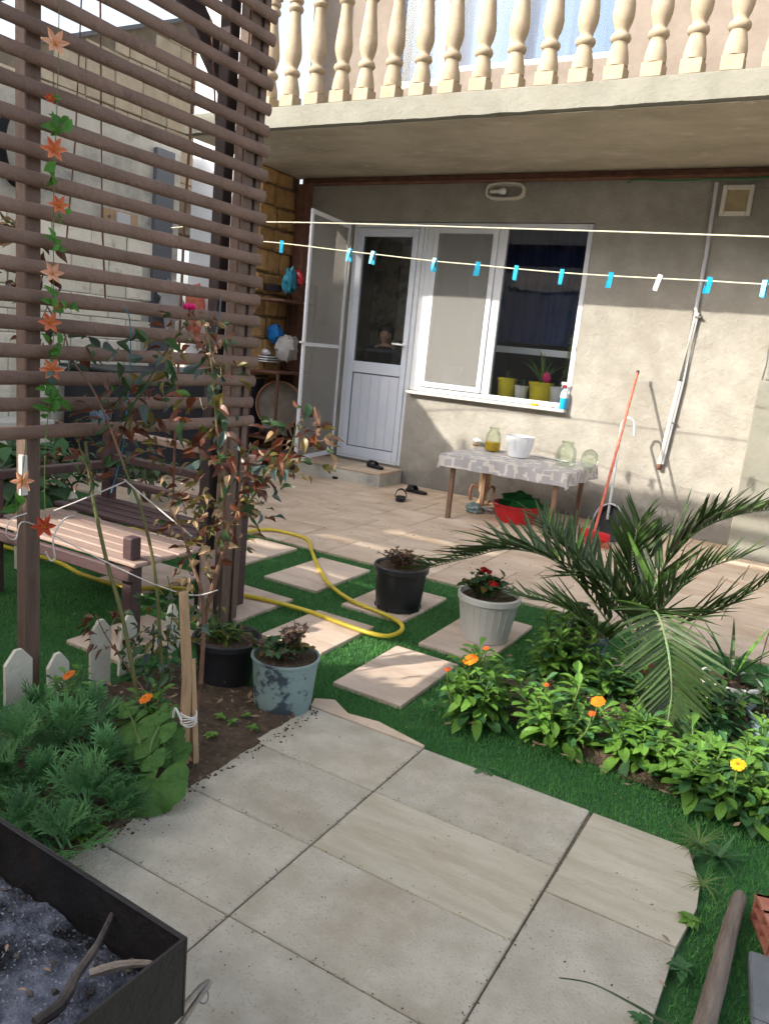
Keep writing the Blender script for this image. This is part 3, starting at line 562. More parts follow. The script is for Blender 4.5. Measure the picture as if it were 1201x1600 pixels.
# rooms behind the glass
r = MB(); r.box((-3.14,.225,.12),(3.3,3.9,.17)); r.box((-3.14,.225,2.9),(3.3,3.9,2.96)); r.box((3.2,.225,.17),(3.3,3.9,2.9)); r.box((-1.80,.225,.171),(-1.72,3.9,2.899))
r.build('room_shell', M['roomwall'], house, smooth=False)
MB().box((-3.14,1.25,.171),(-1.801,1.3,2.899)).build('room_wall', M['wallpaper'], house, smooth=False)
MB().box((-1.719,2.2,.171),(3.19,2.25,2.899)).build('room_wall', M['roomwall'], house, smooth=False)
cu = MB(); n = 60; vs = []
for i in range(n + 1):
    x = -1.62 + 1.9*i/n; y = .62 + .035*math.sin(i*1.1) + .01*math.sin(i*2.7); vs += [(x, y, 1.52), (x, y, 2.62)]
cu.add(vs, [(i*2,i*2+2,i*2+3,i*2+1) for i in range(n)]); cu.build('curtain', M['navy'], house)  # folded sheet added behind the pane to carry its navy reflection colour
MB().box((-1.3,.60,1.41),(.35,.63,1.475),bev=.004).build('inner_rail', M['pvc'], house, smooth=False)

# ------------------------------------------------------------------ left side: stone return, white wall, concrete wall, brick gable
sw = thing('stone_wall', 'wall of rough yellow limestone blocks at the shaded left corner of the house', 'wall', (-3.35, 0, 0))
MB().box((-.25,-.665,-.03),(-.035,-.001,2.965)).build('mortar', M['mortar'], sw, smooth=False)
rows_z = [0.02,.25,.47,.68,.90,1.12,1.33,1.55,1.77,1.98,2.2,2.42,2.63,2.83]
for k in range(len(rows_z)):
    z = rows_z[k]; z2 = rows_z[k+1]-.018 if k+1 < len(rows_z) else 2.96
    y = -.66; cuts = [-.66]; 
    while cuts[-1] < -.16: cuts.append(min(-.004, cuts[-1] + uni(.14,.30)))
    for a_, b_ in zip(cuts[:-1], cuts[1:]):
        MB().box((-.06,a_+.008,z),(uni(-.012,.01),b_-.006,z2), jit=.008, bev=.022).build('stone', M['stone'], sw, smooth=False)
ww = thing('white_wall', 'white painted wall catching the sun between the grey wall and the stone wall', 'wall', (-3.60, -.70, 0))
MB().box((-.62,0,-.03),(.20,.2,6.0), bev=.004).build('wall_body', M['whitewall'], ww, smooth=False)
cw = thing('concrete_wall', 'old grey concrete boundary wall seen through the pergola slats', 'wall', (-4.2, -3.5, 0))
n = 50; vs = []; 
for i in range(n+1):
    y = -3.0 + 5.62*i/n; zt = 3.02 + .13*i/n + .02*mnoise.noise(Vector((y*4,0,0)))
    vs += [(0,y,-.03),(0,y,zt),(-.2,y,zt+.01),(-.2,y,-.03)]
b = MB(); b.add(vs, [(i*4+k, i*4+k+1, i*4+4+k+1, i*4+4+k) for i in range(n) for k in range(3)] + [(0,3,2,1), (n*4,n*4+1,n*4+2,n*4+3)]); b.build('wall_body', M['concrete'], cw)
for r_ in range(9):
    for k in range(12):
        y = -2.55 + k*.41 + (.2 if r_ % 2 else 0); 
        if y > 2.1: continue
        z = .40 + r_*.195
        MB().box((.0,y,z),(.022+uni(-.004,.006),y+.40,z+.187), jit=.003, bev=.01).build('block', M['whitewash'], cw, smooth=False)
MB().box((.0,2.26,.2),(.05,2.5,3.0),bev=.005).build('shade_strip', M['gasket'], cw, smooth=False)  # dark strip standing in for the shadow at the wall's end
eb = thing('meter_box', 'small framed electric box on the grey concrete wall', 'electric box', (-4.17, -1.65, 2.27))
MB().box((0,-.2,-.07),(.02,.2,.07),bev=.004).build('backboard', M['stake'], eb, smooth=False); MB().box((.021,-.07,-.045),(.06,.08,.05),bev=.006).build('meter', M['greypl'], eb, smooth=False)
MB().tube([(.03,-.15,0),(.045,-.15,0)],.012,8).build('screw_cap', M['gasket'], eb)
bw = thing('brick_gable', 'tall gable of buff limestone bricks beyond the concrete wall', 'wall', (-5.6, 0, 0))
GT = lambda y: 4.13 + .47*(y+1.09)
b = MB(); b.add([(-.015,-3,2.5),(-.015,1.2,2.5),(-.015,1.2,GT(1.2)),(-.015,-3,GT(-3)),(-.3,-3,2.5),(-.3,1.2,2.5),(-.3,1.2,GT(1.2)),(-.3,-3,GT(-3))],[(0,1,2,3),(4,7,6,5),(0,3,7,4),(1,5,6,2),(3,2,6,7)]); b.build('mortar', M['brickmortar'], bw, smooth=False)
BR = [MB().box((-.03,0,0),(.0+.006*k,.375+.0*k,.172), jit=.006, bev=.008).mesh('brick', M['brick'], smooth=False) for k in range(3)]
BH = [MB().box((-.03,0,0),(.003*k,.18,.172), jit=.006, bev=.008).mesh('brick', M['brick'], smooth=False) for k in range(2)]
for r_ in range(14):
    y = -3.4 + (.2 if r_ % 2 else 0); z = 2.9 + r_*.188
    while y < 1.15:
        half = rnd() < .35; L_ = .19 if half else .387
        if z + .18 < GT(y): o = link('brick', random.choice(BH if half else BR), bw); o.location = (0, y, z)
        y += L_
cp_ = MB().box((-.35,-2.5,0),(.03,1.3,.04)).build('coping', M['gasket'], bw, smooth=False)
cp_.rotation_euler = (math.atan(.47),0,0); cp_.location = (0, 0, GT(0)+.0)

# ------------------------------------------------------------------ unseen sun blocker added behind the camera, gaps shaped to light the yard
nb = thing('sun_blocker', 'tall unseen wall with gaps, added behind the yard to shape the sunlight', 'house', (-3, -8.3, 0))
NY = 8.3
def nbox(X0, X1, e0, e1, name='wall', m='blocker_face', t=.06, b=None):
    x0, x1 = X0 - .75*NY + 3, X1 - .75*NY + 3; z0, z1 = max(e0 + .685*NY, 0), e1 + .685*NY
    MB().box((x0,-t,z0),(x1,0,z1)).build(name, M[m], nb, smooth=False)
nbox(-8.5, -1.87, -6, 1.97)
q = MB(); P = lambda X, e, y: (X - .75*NY + 3, y, e + .685*NY)
q.add([P(-1.869,-.4,0),P(-1.40,-.4,0),P(-1.40,.40,0),P(-1.869,.82,0),P(-1.869,-.4,-.06),P(-1.40,-.4,-.06),P(-1.40,.40,-.06),P(-1.869,.82,-.06)],[(0,1,2,3),(7,6,5,4),(3,2,6,7),(1,5,6,2)]); q.build('blocker_slope', M['blocker_face'], nb, smooth=False)  # slope cut to throw the slanting shadow edge on the house wall
nbox(-1.399, -.2, .0, .37); nbox(-.199, 1.28, .23, .35, 'rail'); nbox(-.199, 1.28, -.2, .15)
for X in (-1.22, -1.03): nbox(X-.03, X+.03, .37, .56, 'post')
nbox(-1.869, 1.45, -1.25, -.401 + .0); nbox(-1.399, 1.45, -.4, -.201)
nbox(1.451, 1.6, -6, -.05)
nbox(1.601, 3.65, -1.55, -.45)
nbox(-1.869, .1, -1.34, -1.251); nbox(-1.869, .45, -1.60, -1.341); nbox(.451, 1.45, -1.60, -1.345, 'board')
nbox(-1.869, .35, -1.95, -1.601); nbox(.351, 1.45, -1.95, -1.68, 'board'); nbox(1.601, 3.65, -1.85, -1.551)
nbox(-1.869, .75, -2.05, -1.951); nbox(1.15, 1.45, -2.05, -1.951); nbox(-1.869, 1.45, -2.14, -2.051); nbox(1.601, 3.65, -2.14, -1.851)
nbox(-1.869, .8, -2.22, -2.141); nbox(2.15, 3.65, -2.22, -2.141)
nbox(-1.869, 1.45, -2.6, -2.221, 'board'); nbox(1.601, 3.65, -2.6, -2.221, 'board')
nbox(-1.869, 1.45, -2.96, -2.601); nbox(1.601, 1.95, -2.96, -2.601)
nbox(-1.869, 1.45, -6, -2.961); nbox(1.601, 9.5, -6, -2.99)
MB().box((-6,-6.2,0),(14,-6.0,6.2)).build('reflection_blocker', M['blocker_face'], nb, smooth=False)  # unseen wall added to keep bright sky out of the window reflections
# leafy fringe added on the unseen low wall to roughen its shadow edge
cr_ = MB()
for k in range(900):
    X = uni(1.9, 8.5); e = -3.0 + uni(0, .09) * (0.5 + .5*math.sin(X*4.1)) ; p = Vector(P(X, e, uni(-.08,.02))); d = Vector((uni(-1,1),uni(-.3,.3),uni(-1,1))).normalized()*uni(.05,.11); n_ = Vector((d.z, 0, -d.x))*.5
    cr_.add([p-d*.5, p+n_*.5, p+d*.5, p-n_*.5],[(0,1,2,3)])
stuff(cr_.build('blocker_fringe', M['palm'], nb))

# ------------------------------------------------------------------ pergola: posts, rounded side slats, beams and brace
pg = thing('pergola', 'brown wooden pergola with a side screen of close horizontal slats', 'pergola', (-.5, -4.7, 0))
def pgb(name, a, b, m='brownpost', bev=.004):
    o = Vector((-.5,-4.7,0)); return MB().box(tuple(Vector(a)-o), tuple(Vector(b)-o), bev=bev).build(name, M[m], pg, smooth=False)
pgb('post', (-.515,-5.262,-.02), (-.462,-5.205,2.75)); 
pgb('post', (-.515,-4.255,-.02), (-.465,-4.135,2.8)); pgb('post_cap', (-.462,-4.255,.0), (-.452,-4.20,2.8)); pgb('post_cap', (-.462,-4.178,.0), (-.452,-4.14,2.8))
pgb('post', (-.61,-4.27,-.02), (-.55,-4.21,2.8), 'darkbeam')  # dark bar standing in for the shaded face of the far post
SL = MB(); n = 14; vs = []
for i in range(2):
    y = [-.98, .98][i]
    for j in range(12):
        t = 2*math.pi*j/12; vs.append((.013*math.cos(t), y, .0235*math.sin(t)))
SL = MB(); N_ = 16; vs = []; fs = []
for i in range(N_+1):
    y = -1.0 + 2.0*i/N_
    for j in range(12):
        t = 2*math.pi*j/12; k = 1 + .05*math.sin(i*1.7)+.03*math.sin(i*3.9+j); vs.append((.0145*math.cos(t)*k, y, .0235*math.sin(t)*k))
for i in range(N_):
    for j in range(12): fs.append((i*12+j, i*12+(j+1)%12, (i+1)*12+(j+1)%12, (i+1)*12+j))
fs += [tuple(range(12))[::-1], tuple(N_*12+j for j in range(12))]
SL.add(vs, fs); slm = SL.mesh('slat', M['brown'])
z = .962; k = 0
while z < 2.76:
    o = link('slat', slm, pg); o.location = (.065 + uni(-.002,.002), -.438 + uni(-.006,.006), z + uni(-.003,.003)); o.rotation_euler = (uni(-.006,.006), uni(-.3,.3)*.2, uni(-.003,.003)); o.scale = (1, 1.0, 1); z += .0875; k += 1
# roof framing: plates, blue-edged cross beams, brace
pgb('top_plate', (-.60,-6.0,2.80), (-.46,-4.02,2.90)); pgb('top_plate', (-3.4,-6.0,2.80), (-3.3,-4.02,2.90))
for y in (-4.15, -4.75, -5.35, -5.9):
    pgb('cross_beam', (-3.5,y-.035,2.905), (-.35,y+.035,2.99), 'darkbeam')
for y in (-4.45, -5.05): pgb('cross_beam', (-3.5,y-.03,2.905), (-.35,y+.03,2.98), 'bluebeam')
pgb('post', (-3.4,-4.25,-.02), (-3.3,-4.15,2.8))
def bar(name, p0, p1, w, m, parent, o=Vector((0,0,0)), up=(0,0,1)):
    p0 = Vector(p0)-o; p1 = Vector(p1)-o; mt = frame(p0, p1-p0, up); L = (p1-p0).length
    return MB().box((-w/2,0,-w/2),(w/2,L,w/2), mtx=mt, bev=.004).build(name, M[m], parent, smooth=False)
PO = Vector((-.5,-4.7,0))
bar('brace', at(290,-10,0,-.75), at(372,170,0,-.62), .085, 'darkbeam', pg, PO)
# hanging cords / rods behind the slats
def rod(pts, r, m='rust', name='hanging_rod'): MB().tube([p-PO for p in pts], r, 6).build(name, M[m], pg)
rod([at(157,-10,0,-.60), at(158,140,0,-.60), at(160,350,0,-.60), at(165,470,0,-.6)], .0035)
rod([at(128,-10,0,-.50), at(118,220,0,-.50), at(103,390,0,-.50)], .0028)
rod([at(303,20,0,-.85), at(300,170,0,-.85), at(288,350,0,-.85), at(276,640,0,-.85), at(270,780,0,-.85)], .0065)
rod([at(330,30,0,-.62), at(338,200,0,-.62), at(343,400,0,-.62), at(345,520,0,-.62)], .0045)
# bench in the pergola
bo = Vector((-1.05,-4.3,0)); bn = thing('garden_bench', 'wide brown slatted garden bench standing under the pergola', 'bench', tuple(bo))
def bb(name, a, b, m='benchwood', bev=.005): return MB().box(tuple(Vector(a)-bo), tuple(Vector(b)-bo), bev=bev).build(name, M[m], bn, smooth=False)
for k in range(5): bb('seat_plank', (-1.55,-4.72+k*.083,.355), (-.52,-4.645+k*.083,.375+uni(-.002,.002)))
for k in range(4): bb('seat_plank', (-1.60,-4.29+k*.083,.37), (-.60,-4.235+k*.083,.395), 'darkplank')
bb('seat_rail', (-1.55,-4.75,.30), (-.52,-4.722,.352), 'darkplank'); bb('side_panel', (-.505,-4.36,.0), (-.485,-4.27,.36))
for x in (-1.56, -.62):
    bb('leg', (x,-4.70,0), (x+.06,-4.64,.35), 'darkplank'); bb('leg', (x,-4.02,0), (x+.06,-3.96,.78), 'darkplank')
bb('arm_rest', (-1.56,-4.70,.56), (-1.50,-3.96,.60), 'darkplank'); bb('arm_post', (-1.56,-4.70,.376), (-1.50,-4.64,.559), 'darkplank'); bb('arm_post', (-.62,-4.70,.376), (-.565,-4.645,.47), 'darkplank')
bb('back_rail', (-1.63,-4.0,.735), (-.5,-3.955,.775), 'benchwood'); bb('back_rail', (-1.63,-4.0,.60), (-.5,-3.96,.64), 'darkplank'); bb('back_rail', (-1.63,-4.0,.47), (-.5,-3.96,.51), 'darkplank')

# things at the back of the pergola
tk = thing('dark_tank', 'large dark sheet covered box low behind the pergola bench', 'box', (-3.7, -1.0, 0))
MB().box((-.35,-1.35,0),(.35,.60,.92), bev=.03).build('cover', M['tarp'], tk, smooth=False); MB().box((-.37,-1.38,.922),(.37,.62,.95), bev=.01).build('lid', M['darkgrey'], tk, smooth=False)
bk = at(262,465,0,-4.05); t = MB().blob((0,0,0),(.07,.14,.19),14,10,.3,2.5,3).build('carrier_bag', M['bag']); t.location = bk + Vector((.05,0,-.05)); tag(t, 'crumpled pale grey bag hanging on the far wall behind the rose', 'bag')
t = MB().blob((0,0,0),(.06,.13,.26),14,10,.22,2.2,8).build('hanging_cloth', M['redhandle']); t.location = at(305,480,0,-3.95) + Vector((0,0,-.06)); tag(t, 'faded red cloth hanging behind the slats beside the pink rose', 'cloth')
t = MB().blob((0,0,0),(.10,.17,.25),12,9,.25,2.2,5).build('storage_bag', M['blue']); t.location = at(235,715,2,.0)+Vector((-1.6,1.0,.2)); tag(t, 'dull blue plastic sack on the ground at the far left of the pergola', 'bag')
sh = thing('low_cupboard', 'low white cupboard against the far left wall of the yard', 'cupboard', (-3.95, -2.75, 0))
MB().box((-.2,-.4,.25),(.1,.18,.48),bev=.008).build('cupboard_body', M['whitepot'], sh, smooth=False); MB().box((-.18,-.38,0),(.08,.16,.249)).build('base', M['shelfwood'], sh, smooth=False)
for y in (-.33,.11): MB().box((.101,y,.40),(.112,y+.03,.43)).build('latch', M['gasket'], sh, smooth=False)
t = MB().blob((0,0,0),(.09,.13,.12),12,9,.2,2,5).build('wash_bowl', M['blue']); t.location = (-3.5,-2.35,.55); tag(t, 'blue plastic bundle behind the left post of the pergola', 'bundle'); 
wh = thing('water_hose_reel', 'black coil of hose hung on the wall behind the left pergola post', 'hose', (-4.15, -2.72, 2.62))
mt = Matrix.Rotation(math.pi/2, 4, 'Y')
for k in range(5):
    MB().tube([(0.02+.012*k, .17*math.cos(a)*(1-.04*k), .30*math.sin(a)*(1-.03*k)) for a in [i*math.pi/12 for i in range(24)]]+[(0.02+.012*k,.17*(1-.04*k),0)], .010, 6, cap=False).build('coil', M['black'], wh)
MB().tube([at(33,150,0,-4.1)-Vector((-4.15,-2.72,2.62)), at(30,310,0,-4.1)-Vector((-4.15,-2.72,2.62)), at(32,640,0,-4.1)-Vector((-4.15,-2.72,2.62))], .012, 6).build('pipe', M['cream'], wh)

# ------------------------------------------------------------------ shelf rack in the corner and what lies on it
SO = Vector((-3.18, -.40, 0)); sr = thing('shelf_rack', 'reddish shelf rack against the yellow stone corner wall', 'shelf', tuple(SO))
def sbx(name, a, b, m='shelfwood'): return MB().box(tuple(Vector(a)-SO), tuple(Vector(b)-SO), bev=.003).build(name, M[m], sr, smooth=False)
for z in (1.69, .985, .32): sbx('shelf', (-3.33,-.70,z), (-2.96,-.13,z+.022))
for y in (-.70,-.16):
    for x in (-3.33,-2.985): sbx('upright', (x,y,0), (x+.025,y+.025,1.9 if y>-.5 else 1.0))
sv = thing('grain_sieve', 'big round wooden sieve leaning on the shelf in front of another', 'sieve', tuple(at(434,632,1,-.44)), group=None)
def hoop(parent, r, w, tilt):
    mt = Matrix.Rotation(tilt[1],4,'Z') @ Matrix.Rotation(tilt[0],4,'X') @ Matrix.Rotation(math.pi/2,4,'X')
    MB().lathe([(r,0),(r,w),(r-.012,w),(r-.012,0),(r,0)], n=36, cap=False, mtx=mt).build('hoop', M['sieve'], parent)
    MB().lathe([(0.001,w*.5),(r-.013,w*.5)], n=36, cap=False, mtx=mt).build('net', M['sievenet'], parent)
hoop(sv, .245, .09, (-.05,.35))
sv.location += Vector((0.04,0,-.0))
s2 = thing('grain_sieve', 'red brown wooden sieve half hidden behind the bigger round one', 'sieve', tuple(at(420,632,1,-.26)))
hoop(s2, .27, .09, (-.05,.35))
def blobthing(name, label, cat, p, r, m, amp=.2, seed=1, sc=2.5):
    o = MB().blob((0,0,0), r, 14, 10, amp, sc, seed).build(name, M[m]); o.location = p; tag(o, label, cat); return o
blobthing('carrier_bag', 'bright blue knotted bag on the middle shelf', 'bag', at(429,521,1,-.42), (.085,.07,.09), 'bluebag', .25, 2)
blobthing('carrier_bag', 'white printed carrier bag on the middle shelf beside the blue bag', 'bag', at(448,546,1,-.40), (.13,.10,.135), 'bag', .22, 4)
blobthing('carrier_bag', 'turquoise plastic bag on the top shelf', 'bag', at(453,440,1,-.38), (.07,.06,.12), 'tealbag', .35, 6)
blobthing('bundle', 'red bundle at the back of the top shelf', 'bundle', at(466,436,1,-.30), (.06,.05,.07), 'red', .3, 7)
pn = thing('cooking_pan', 'dark pan with a long handle lying on the top shelf', 'pan', tuple(at(424,452,1,-.42)))
MB().lathe([(.10,-.02),(.13,.04),(.135,.045),(.125,.045),(.095,-.012)], n=20).build('bowl', M['darkgrey'], pn); MB().tube([(-.02,-.12,.03),(-.16,-.2,.10)],.010,6).build('handle', M['steel'], pn)
tr = thing('metal_trays', 'stack of pale metal trays on the middle shelf', 'tray', tuple(at(414,565,1,-.44)))
for k in range(3): MB().box((-.12,-.1,.0+.024*k),(.11,.1,.012+.024*k),bev=.004).build('tray', M['white'], tr, smooth=False)
MB().blob((0,0,.10),(.06,.05,.03),10,6,.2).build('bowl', M['white'], tr)
blobthing('sack', 'dull brown sack on the bottom shelf', 'sack', (-3.14,-.45,.43), (.15,.16,.10), 'sievenet', .3, 12)
bx_ = thing('red_tray', 'low red tray under the bottom shelf behind the rose', 'tray', (-3.1,-.5,.09)); MB().box((-.2,-.15,0),(.22,.15,.11),bev=.02).build('tray_body', M['redhandle'], bx_, smooth=False)
MB().box((-.18,-.13,.111),(.2,.13,.116)).build('lining', M['sievenet'], bx_, smooth=False)

# ------------------------------------------------------------------ washing lines and clothespins
def line(name, label, pts, r=.0032):
    o = MB().tube(smooth_path(pts, 8), r, 6).build(name, M['rope']); tag(o, label, 'washing line'); return o
A1 = [at(268,356,1,-2.0), at(410,347,1,-1.95), at(800,357,1,-1.9), at(1201,370,1,-1.9), at(1400,377,1,-1.9)]
line('washing_line', 'upper empty washing line stretched tight across the front of the window', A1, .0045)
la = lambda u: at(u, {}.get(u, 0), 1, 0)
def ly(u): return -2.15 - 0.25*(u-410)/800.0
L2 = [(405,377),(440,380),(547,393),(583,397),(679,408),(746,414),(806,420),(877,426),(953,431),(1029,435),(1107,439),(1194,444),(1400,452)]
line('washing_line', 'lower sagging washing line carrying the plastic clothespins', [at(u,v,1,ly(u)) for u,v in L2], .0038)
PINS = [(440,381,'cyan','turquoise clothespin hanging in front of the yellow stone wall'),(547,394,'cyan','turquoise clothespin in front of the frame between screen door and glass door'),
 (583,398,'cyan','turquoise clothespin in front of the upper left of the door glass'),(679,409,'cyan','turquoise clothespin in front of the post between door and window'),
 (746,415,'cyan','turquoise clothespin in front of the screened window sash'),(806,421,'cyan','turquoise clothespin in front of the left part of the navy window pane'),
 (877,427,'cyan','turquoise clothespin in front of the right part of the navy window pane'),(953,432,'cyan','turquoise clothespin against the bare wall just right of the window'),
 (1029,436,'white','the only white clothespin on the washing line'),(1107,440,'cyan','turquoise clothespin just right of the white wall conduit'),(1194,445,'cyan','rightmost turquoise clothespin at the edge of the photo')]
pin = MB()
for s_ in (-1, 1):
    pin.add([(-.009,s_*.002,.016),(.009,s_*.002,.016),(.009,s_*.007,-.004),(-.009,s_*.007,-.004),(-.008,s_*.012,-.05),(.008,s_*.012,-.05),
             (-.009,s_*.007,.018),(.009,s_*.007,.018),(.009,s_*.012,-.004),(-.009,s_*.012,-.004),(-.008,s_*.0165,-.05),(.008,s_*.0165,-.05)],
            [(0,1,2,3),(3,2,5,4),(6,9,8,7),(9,10,11,8),(0,6,7,1),(4,5,11,10),(0,3,9,6),(3,4,10,9),(1,7,8,2),(2,8,11,5)])
spring = MB().tube([(-.011,0,-.014),(.011,0,-.014)], .006, 8)
pmesh = {m: pin.mesh('clothespin', M[m], smooth=False) for m in ('cyan','white')}; smesh = spring.mesh('spring', M['steel'])
for u, v, m, lab in PINS:
    p = at(u, v, 1, ly(u)); o = thing('clothespin', lab, 'clothespin', tuple(p), 'clothespins on the washing line', rz=uni(.5,1.3)+ (0 if u > 600 else .1))
    o.rotation_euler = (uni(-.05,.05), uni(-.15,.15)+.08, uni(-.2,.9)); o.scale = (1.35,1.4,1.25)
    link('jaws', pmesh[m], o); link('spring', smesh, o)

# ------------------------------------------------------------------ table and what stands on and under it
TO = Vector((-.35, -.74, 0)); tb = thing('low_table', 'low table with thin brown legs under a printed cloth by the wall', 'table', tuple(TO))
for x, y in ((-.43,-.37),(.45,-.37),(-.43,.34),(.45,.34)):
    MB().box((x-.018,y-.018,0),(x+.018,y+.018,.515),bev=.003).build('leg', M['tablewood'], tb, smooth=False)
MB().box((-.53,-.42,.515),(.53,.41,.536),bev=.004).build('tabletop', M['tablewood'], tb, smooth=False)
MB().box((-.43,-.385,.46),(.43,-.365,.514)).build('apron', M['tablewood'], tb, smooth=False)
# cloth draped: grid over the top, falling folds over the edges
nx, ny = 76, 52; vs = []; W, D = 1.0, .74
def cl(i, k):
    s_ = -.65 + 1.30*i/nx; t_ = -.53 + 1.06*k/ny; hx_, hy_ = .537, .427
    x = max(-hx_, min(hx_, s_)); y = max(-hy_, min(hy_, t_)); dx = abs(s_)-hx_; dy = abs(t_)-hy_; drop = 0
    if dx > 0: drop = dx
    if dy > 0: drop = max(drop, dy) if dx > 0 else dy
    z = .542 + .0025*mnoise.noise(Vector((s_*6, t_*6, 0)))
    if drop > 0:
        wv = .011*math.sin((s_*26 if dy > 0 else t_*26)) * drop/.09
        z -= drop*.98; 
        if dx > 0: x += (1 if s_ > 0 else -1)*(.006+wv)
        if dy > 0: y += (1 if t_ > 0 else -1)*(.006+wv)
        if dx > 0 and dy > 0: z -= .02
    return (x, y, z)
for i in range(nx+1):
    for k in range(ny+1): vs.append(cl(i, k))
c = MB(); c.add(vs, [(i*(ny+1)+k, (i+1)*(ny+1)+k, (i+1)*(ny+1)+k+1, i*(ny+1)+k+1) for i in range(nx) for k in range(ny)])
o = c.build('tablecloth', M['cloth']); o.location = TO; o.rotation_euler = (0,0,-.0); tag(o, 'pale tablecloth with a grey printed border draped over the low table', 'tablecloth')
TZ = .546
def jar(name, label, p, r, h, fill=None, tilt=None):
    j = thing(name, label, 'jar', tuple(p)); 
    if tilt: j.rotation_euler = tilt
    pr_ = [(r*.86,0),(r,.012),(r*1.02,h*.3),(r,h*.62),(r*.86,h*.76),(r*.60,h*.86),(r*.56,h*.93),(r*.62,h*.95),(r*.62,h)]
    MB().lathe(pr_, n=28, cap=False).build('glass_body', M['jarglass'], j); MB().lathe([(.001,.001),(r*.86,.0)], n=28, cap=False).build('base', M['jarglass'], j)
    MB().lathe([(r*.56,h*.94),(r*.65,h*.945),(r*.65,h*.985),(r*.58,h*1.0),(r*.55,h*.99)], n=28, cap=False).build('rim', M['jarglass'], j)
    if fill: MB().lathe([(r*.80,.006),(r*.95,.02),(r*.96,h*fill),(.001,h*fill)], n=24).build('contents', M['oil'], j)
    return j
jar('glass_jar', 'tall glass jar half full of yellow liquid at the left of the table', at(768,705,2,TZ), .068, .21, .40)
bw_ = thing('white_bowl', 'white plastic flowerpot with a wavy rim on the table', 'pot', tuple(at(808,714,2,TZ)))
pf = [(.075,0),(.085,.006),(.112,.10),(.122,.172),(.126,.18),(.120,.18),(.108,.10),(.08,.012),(.001,.012)]
MB().lathe(pf, n=40, cap=False, wob=.0).build('pot_body', M['white'], bw_)
for k in range(8):
    a = k*math.pi/4; MB().tube([(.113*math.cos(a),.113*math.sin(a),.06),(.125*math.cos(a),.125*math.sin(a),.16)], .003, 6).build('rib', M['white'], bw_)
jar('glass_jar', 'big empty upright glass jar on the right side of the table', at(882,728,2,TZ), .078, .20)
jar('glass_jar', 'empty glass jar tipped on its side at the right end of the table', at(918,737,2,TZ)+Vector((-.02,.06,.065)), .066, .17, None, (1.05, .25, .15))
sc = thing('table_scraps', 'white spoon and small paper scraps lying along the table behind the pots', 'spoon', tuple(at(850,715,2,TZ)))
MB().box((-.10,-.02,0),(.16,.01,.008),bev=.002, mtx=Matrix.Rotation(-.25,4,'Z')).build('handle', M['white'], sc, smooth=False); MB().blob((.20,-.07,.006),(.04,.025,.008),10,6,.2).build('spoon_bowl', M['white'], sc)
t = blobthing('white_cup', 'small upturned white cup on the back left corner of the table', 'cup', at(741,692,2,TZ)+Vector((0,.05,.02)), (.045,.035,.022), 'white', .15, 3)
t = blobthing('garlic', 'brown onion beside the yellow jar on the table', 'onion', at(736,697,2,TZ)+Vector((.01,.08,.012)), (.03,.03,.02), 'stake', .1, 5)
ba = thing('wash_basin', 'red plastic basin on the ground under the table', 'basin', tuple(at(800,815,2,.01)+Vector((0,.06,0))))
MB().lathe([(.155,0),(.165,.005),(.205,.135),(.222,.14),(.222,.152),(.20,.152),(.16,.012),(.001,.012)], n=36, cap=False).build('basin_body', M['red'], ba)
MB().tube([(-.235,-.04,.135),(-.25,-.02,.12),(-.25,.03,.12),(-.235,.05,.135)], .008, 6).build('handle', M['red'], ba)
t = blobthing('folded_cloth', 'dark green cloth piled in the red basin', 'cloth', ba.location + Vector((.03,0,.16)), (.17,.15,.085), 'greencloth', .2, 3)
# hand pump and boots seen between the table legs
pu = thing('water_pump', 'old tan hand pump standing under the left end of the table', 'pump', tuple(at(746,790,2,.01)+Vector((0,.10,0))))
MB().lathe([(.06,0),(.062,.02),(.035,.04),(.03,.1),(.05,.13),(.055,.3),(.045,.34),(.03,.36)], n=16).build('cylinder', M['stake'], pu)
MB().tube(smooth_path([(-.03,-.02,.15),(-.10,-.03,.17),(-.12,-.03,.08),(-.10,-.04,.03)]), .016, 8).build('spout', M['rust'], pu); MB().tube(smooth_path([(.03,0,.16),(.11,-.03,.18),(.12,-.05,.06)]), .014, 8).build('handle', M['rust'], pu)
blobthing('plastic_bag', 'crumpled pale green bag on the ground beneath the table', 'bag', at(736,795,2,.05)+Vector((0,.06,0)), (.075,.06,.045), 'bluepot', .35, 9)
blobthing('plastic_bag', 'crumpled grey bag between the pump and the red basin', 'bag', at(757,797,2,.03)+Vector((0.02,.02,0)), (.07,.05,.028), 'bag', .35, 11)
# broom and dustpan
bp0 = Vector((.42,-1.02,.06)); bp1 = at(995,583,1,-.13)
br = thing('broom', 'broom with a long faded red handle leaning on the wall', 'broom', tuple(bp0))
MB().tube([Vector((0,0,.06)), (bp1-bp0)*.5+Vector((0,0,.01)), bp1-bp0], .0115, 10).build('handle', M['redhandle'], br); MB().tube([bp1-bp0-Vector((0,0,.012)), bp1-bp0+Vector((.002,.006,.022))], .0135, 10).build('end_cap', M['darkgrey'], br)
MB().box((-.12,-.025,.0),(.13,.035,.065),bev=.012, mtx=Matrix.Rotation(-.35,4,'Z')).build('broom_head', M['red'], br, smooth=False)
bs = MB()
for k in range(90):
    a = uni(-.12,.13); q = Matrix.Rotation(-.35,3,'Z') @ Vector((a, uni(-.02,.03), 0)); bs.tube([q, q+Vector((uni(-.012,.012),uni(-.012,.012),-.055))], .0022, 4)
stuff(bs.build('bristles', M['redhandle'], br))
dp0 = at(940,848,2,.01) + Vector((.0,.05,0)); dp1 = at(971,662,1,-.28)
dp = thing('dustpan', 'long handled pale grey dustpan with a black scoop beside the broom', 'dustpan', tuple(dp0))
hd = dp1 - dp0
MB().tube([hd*.18, hd*.6, hd], .011, 10).build('handle', M['greypl'], dp)
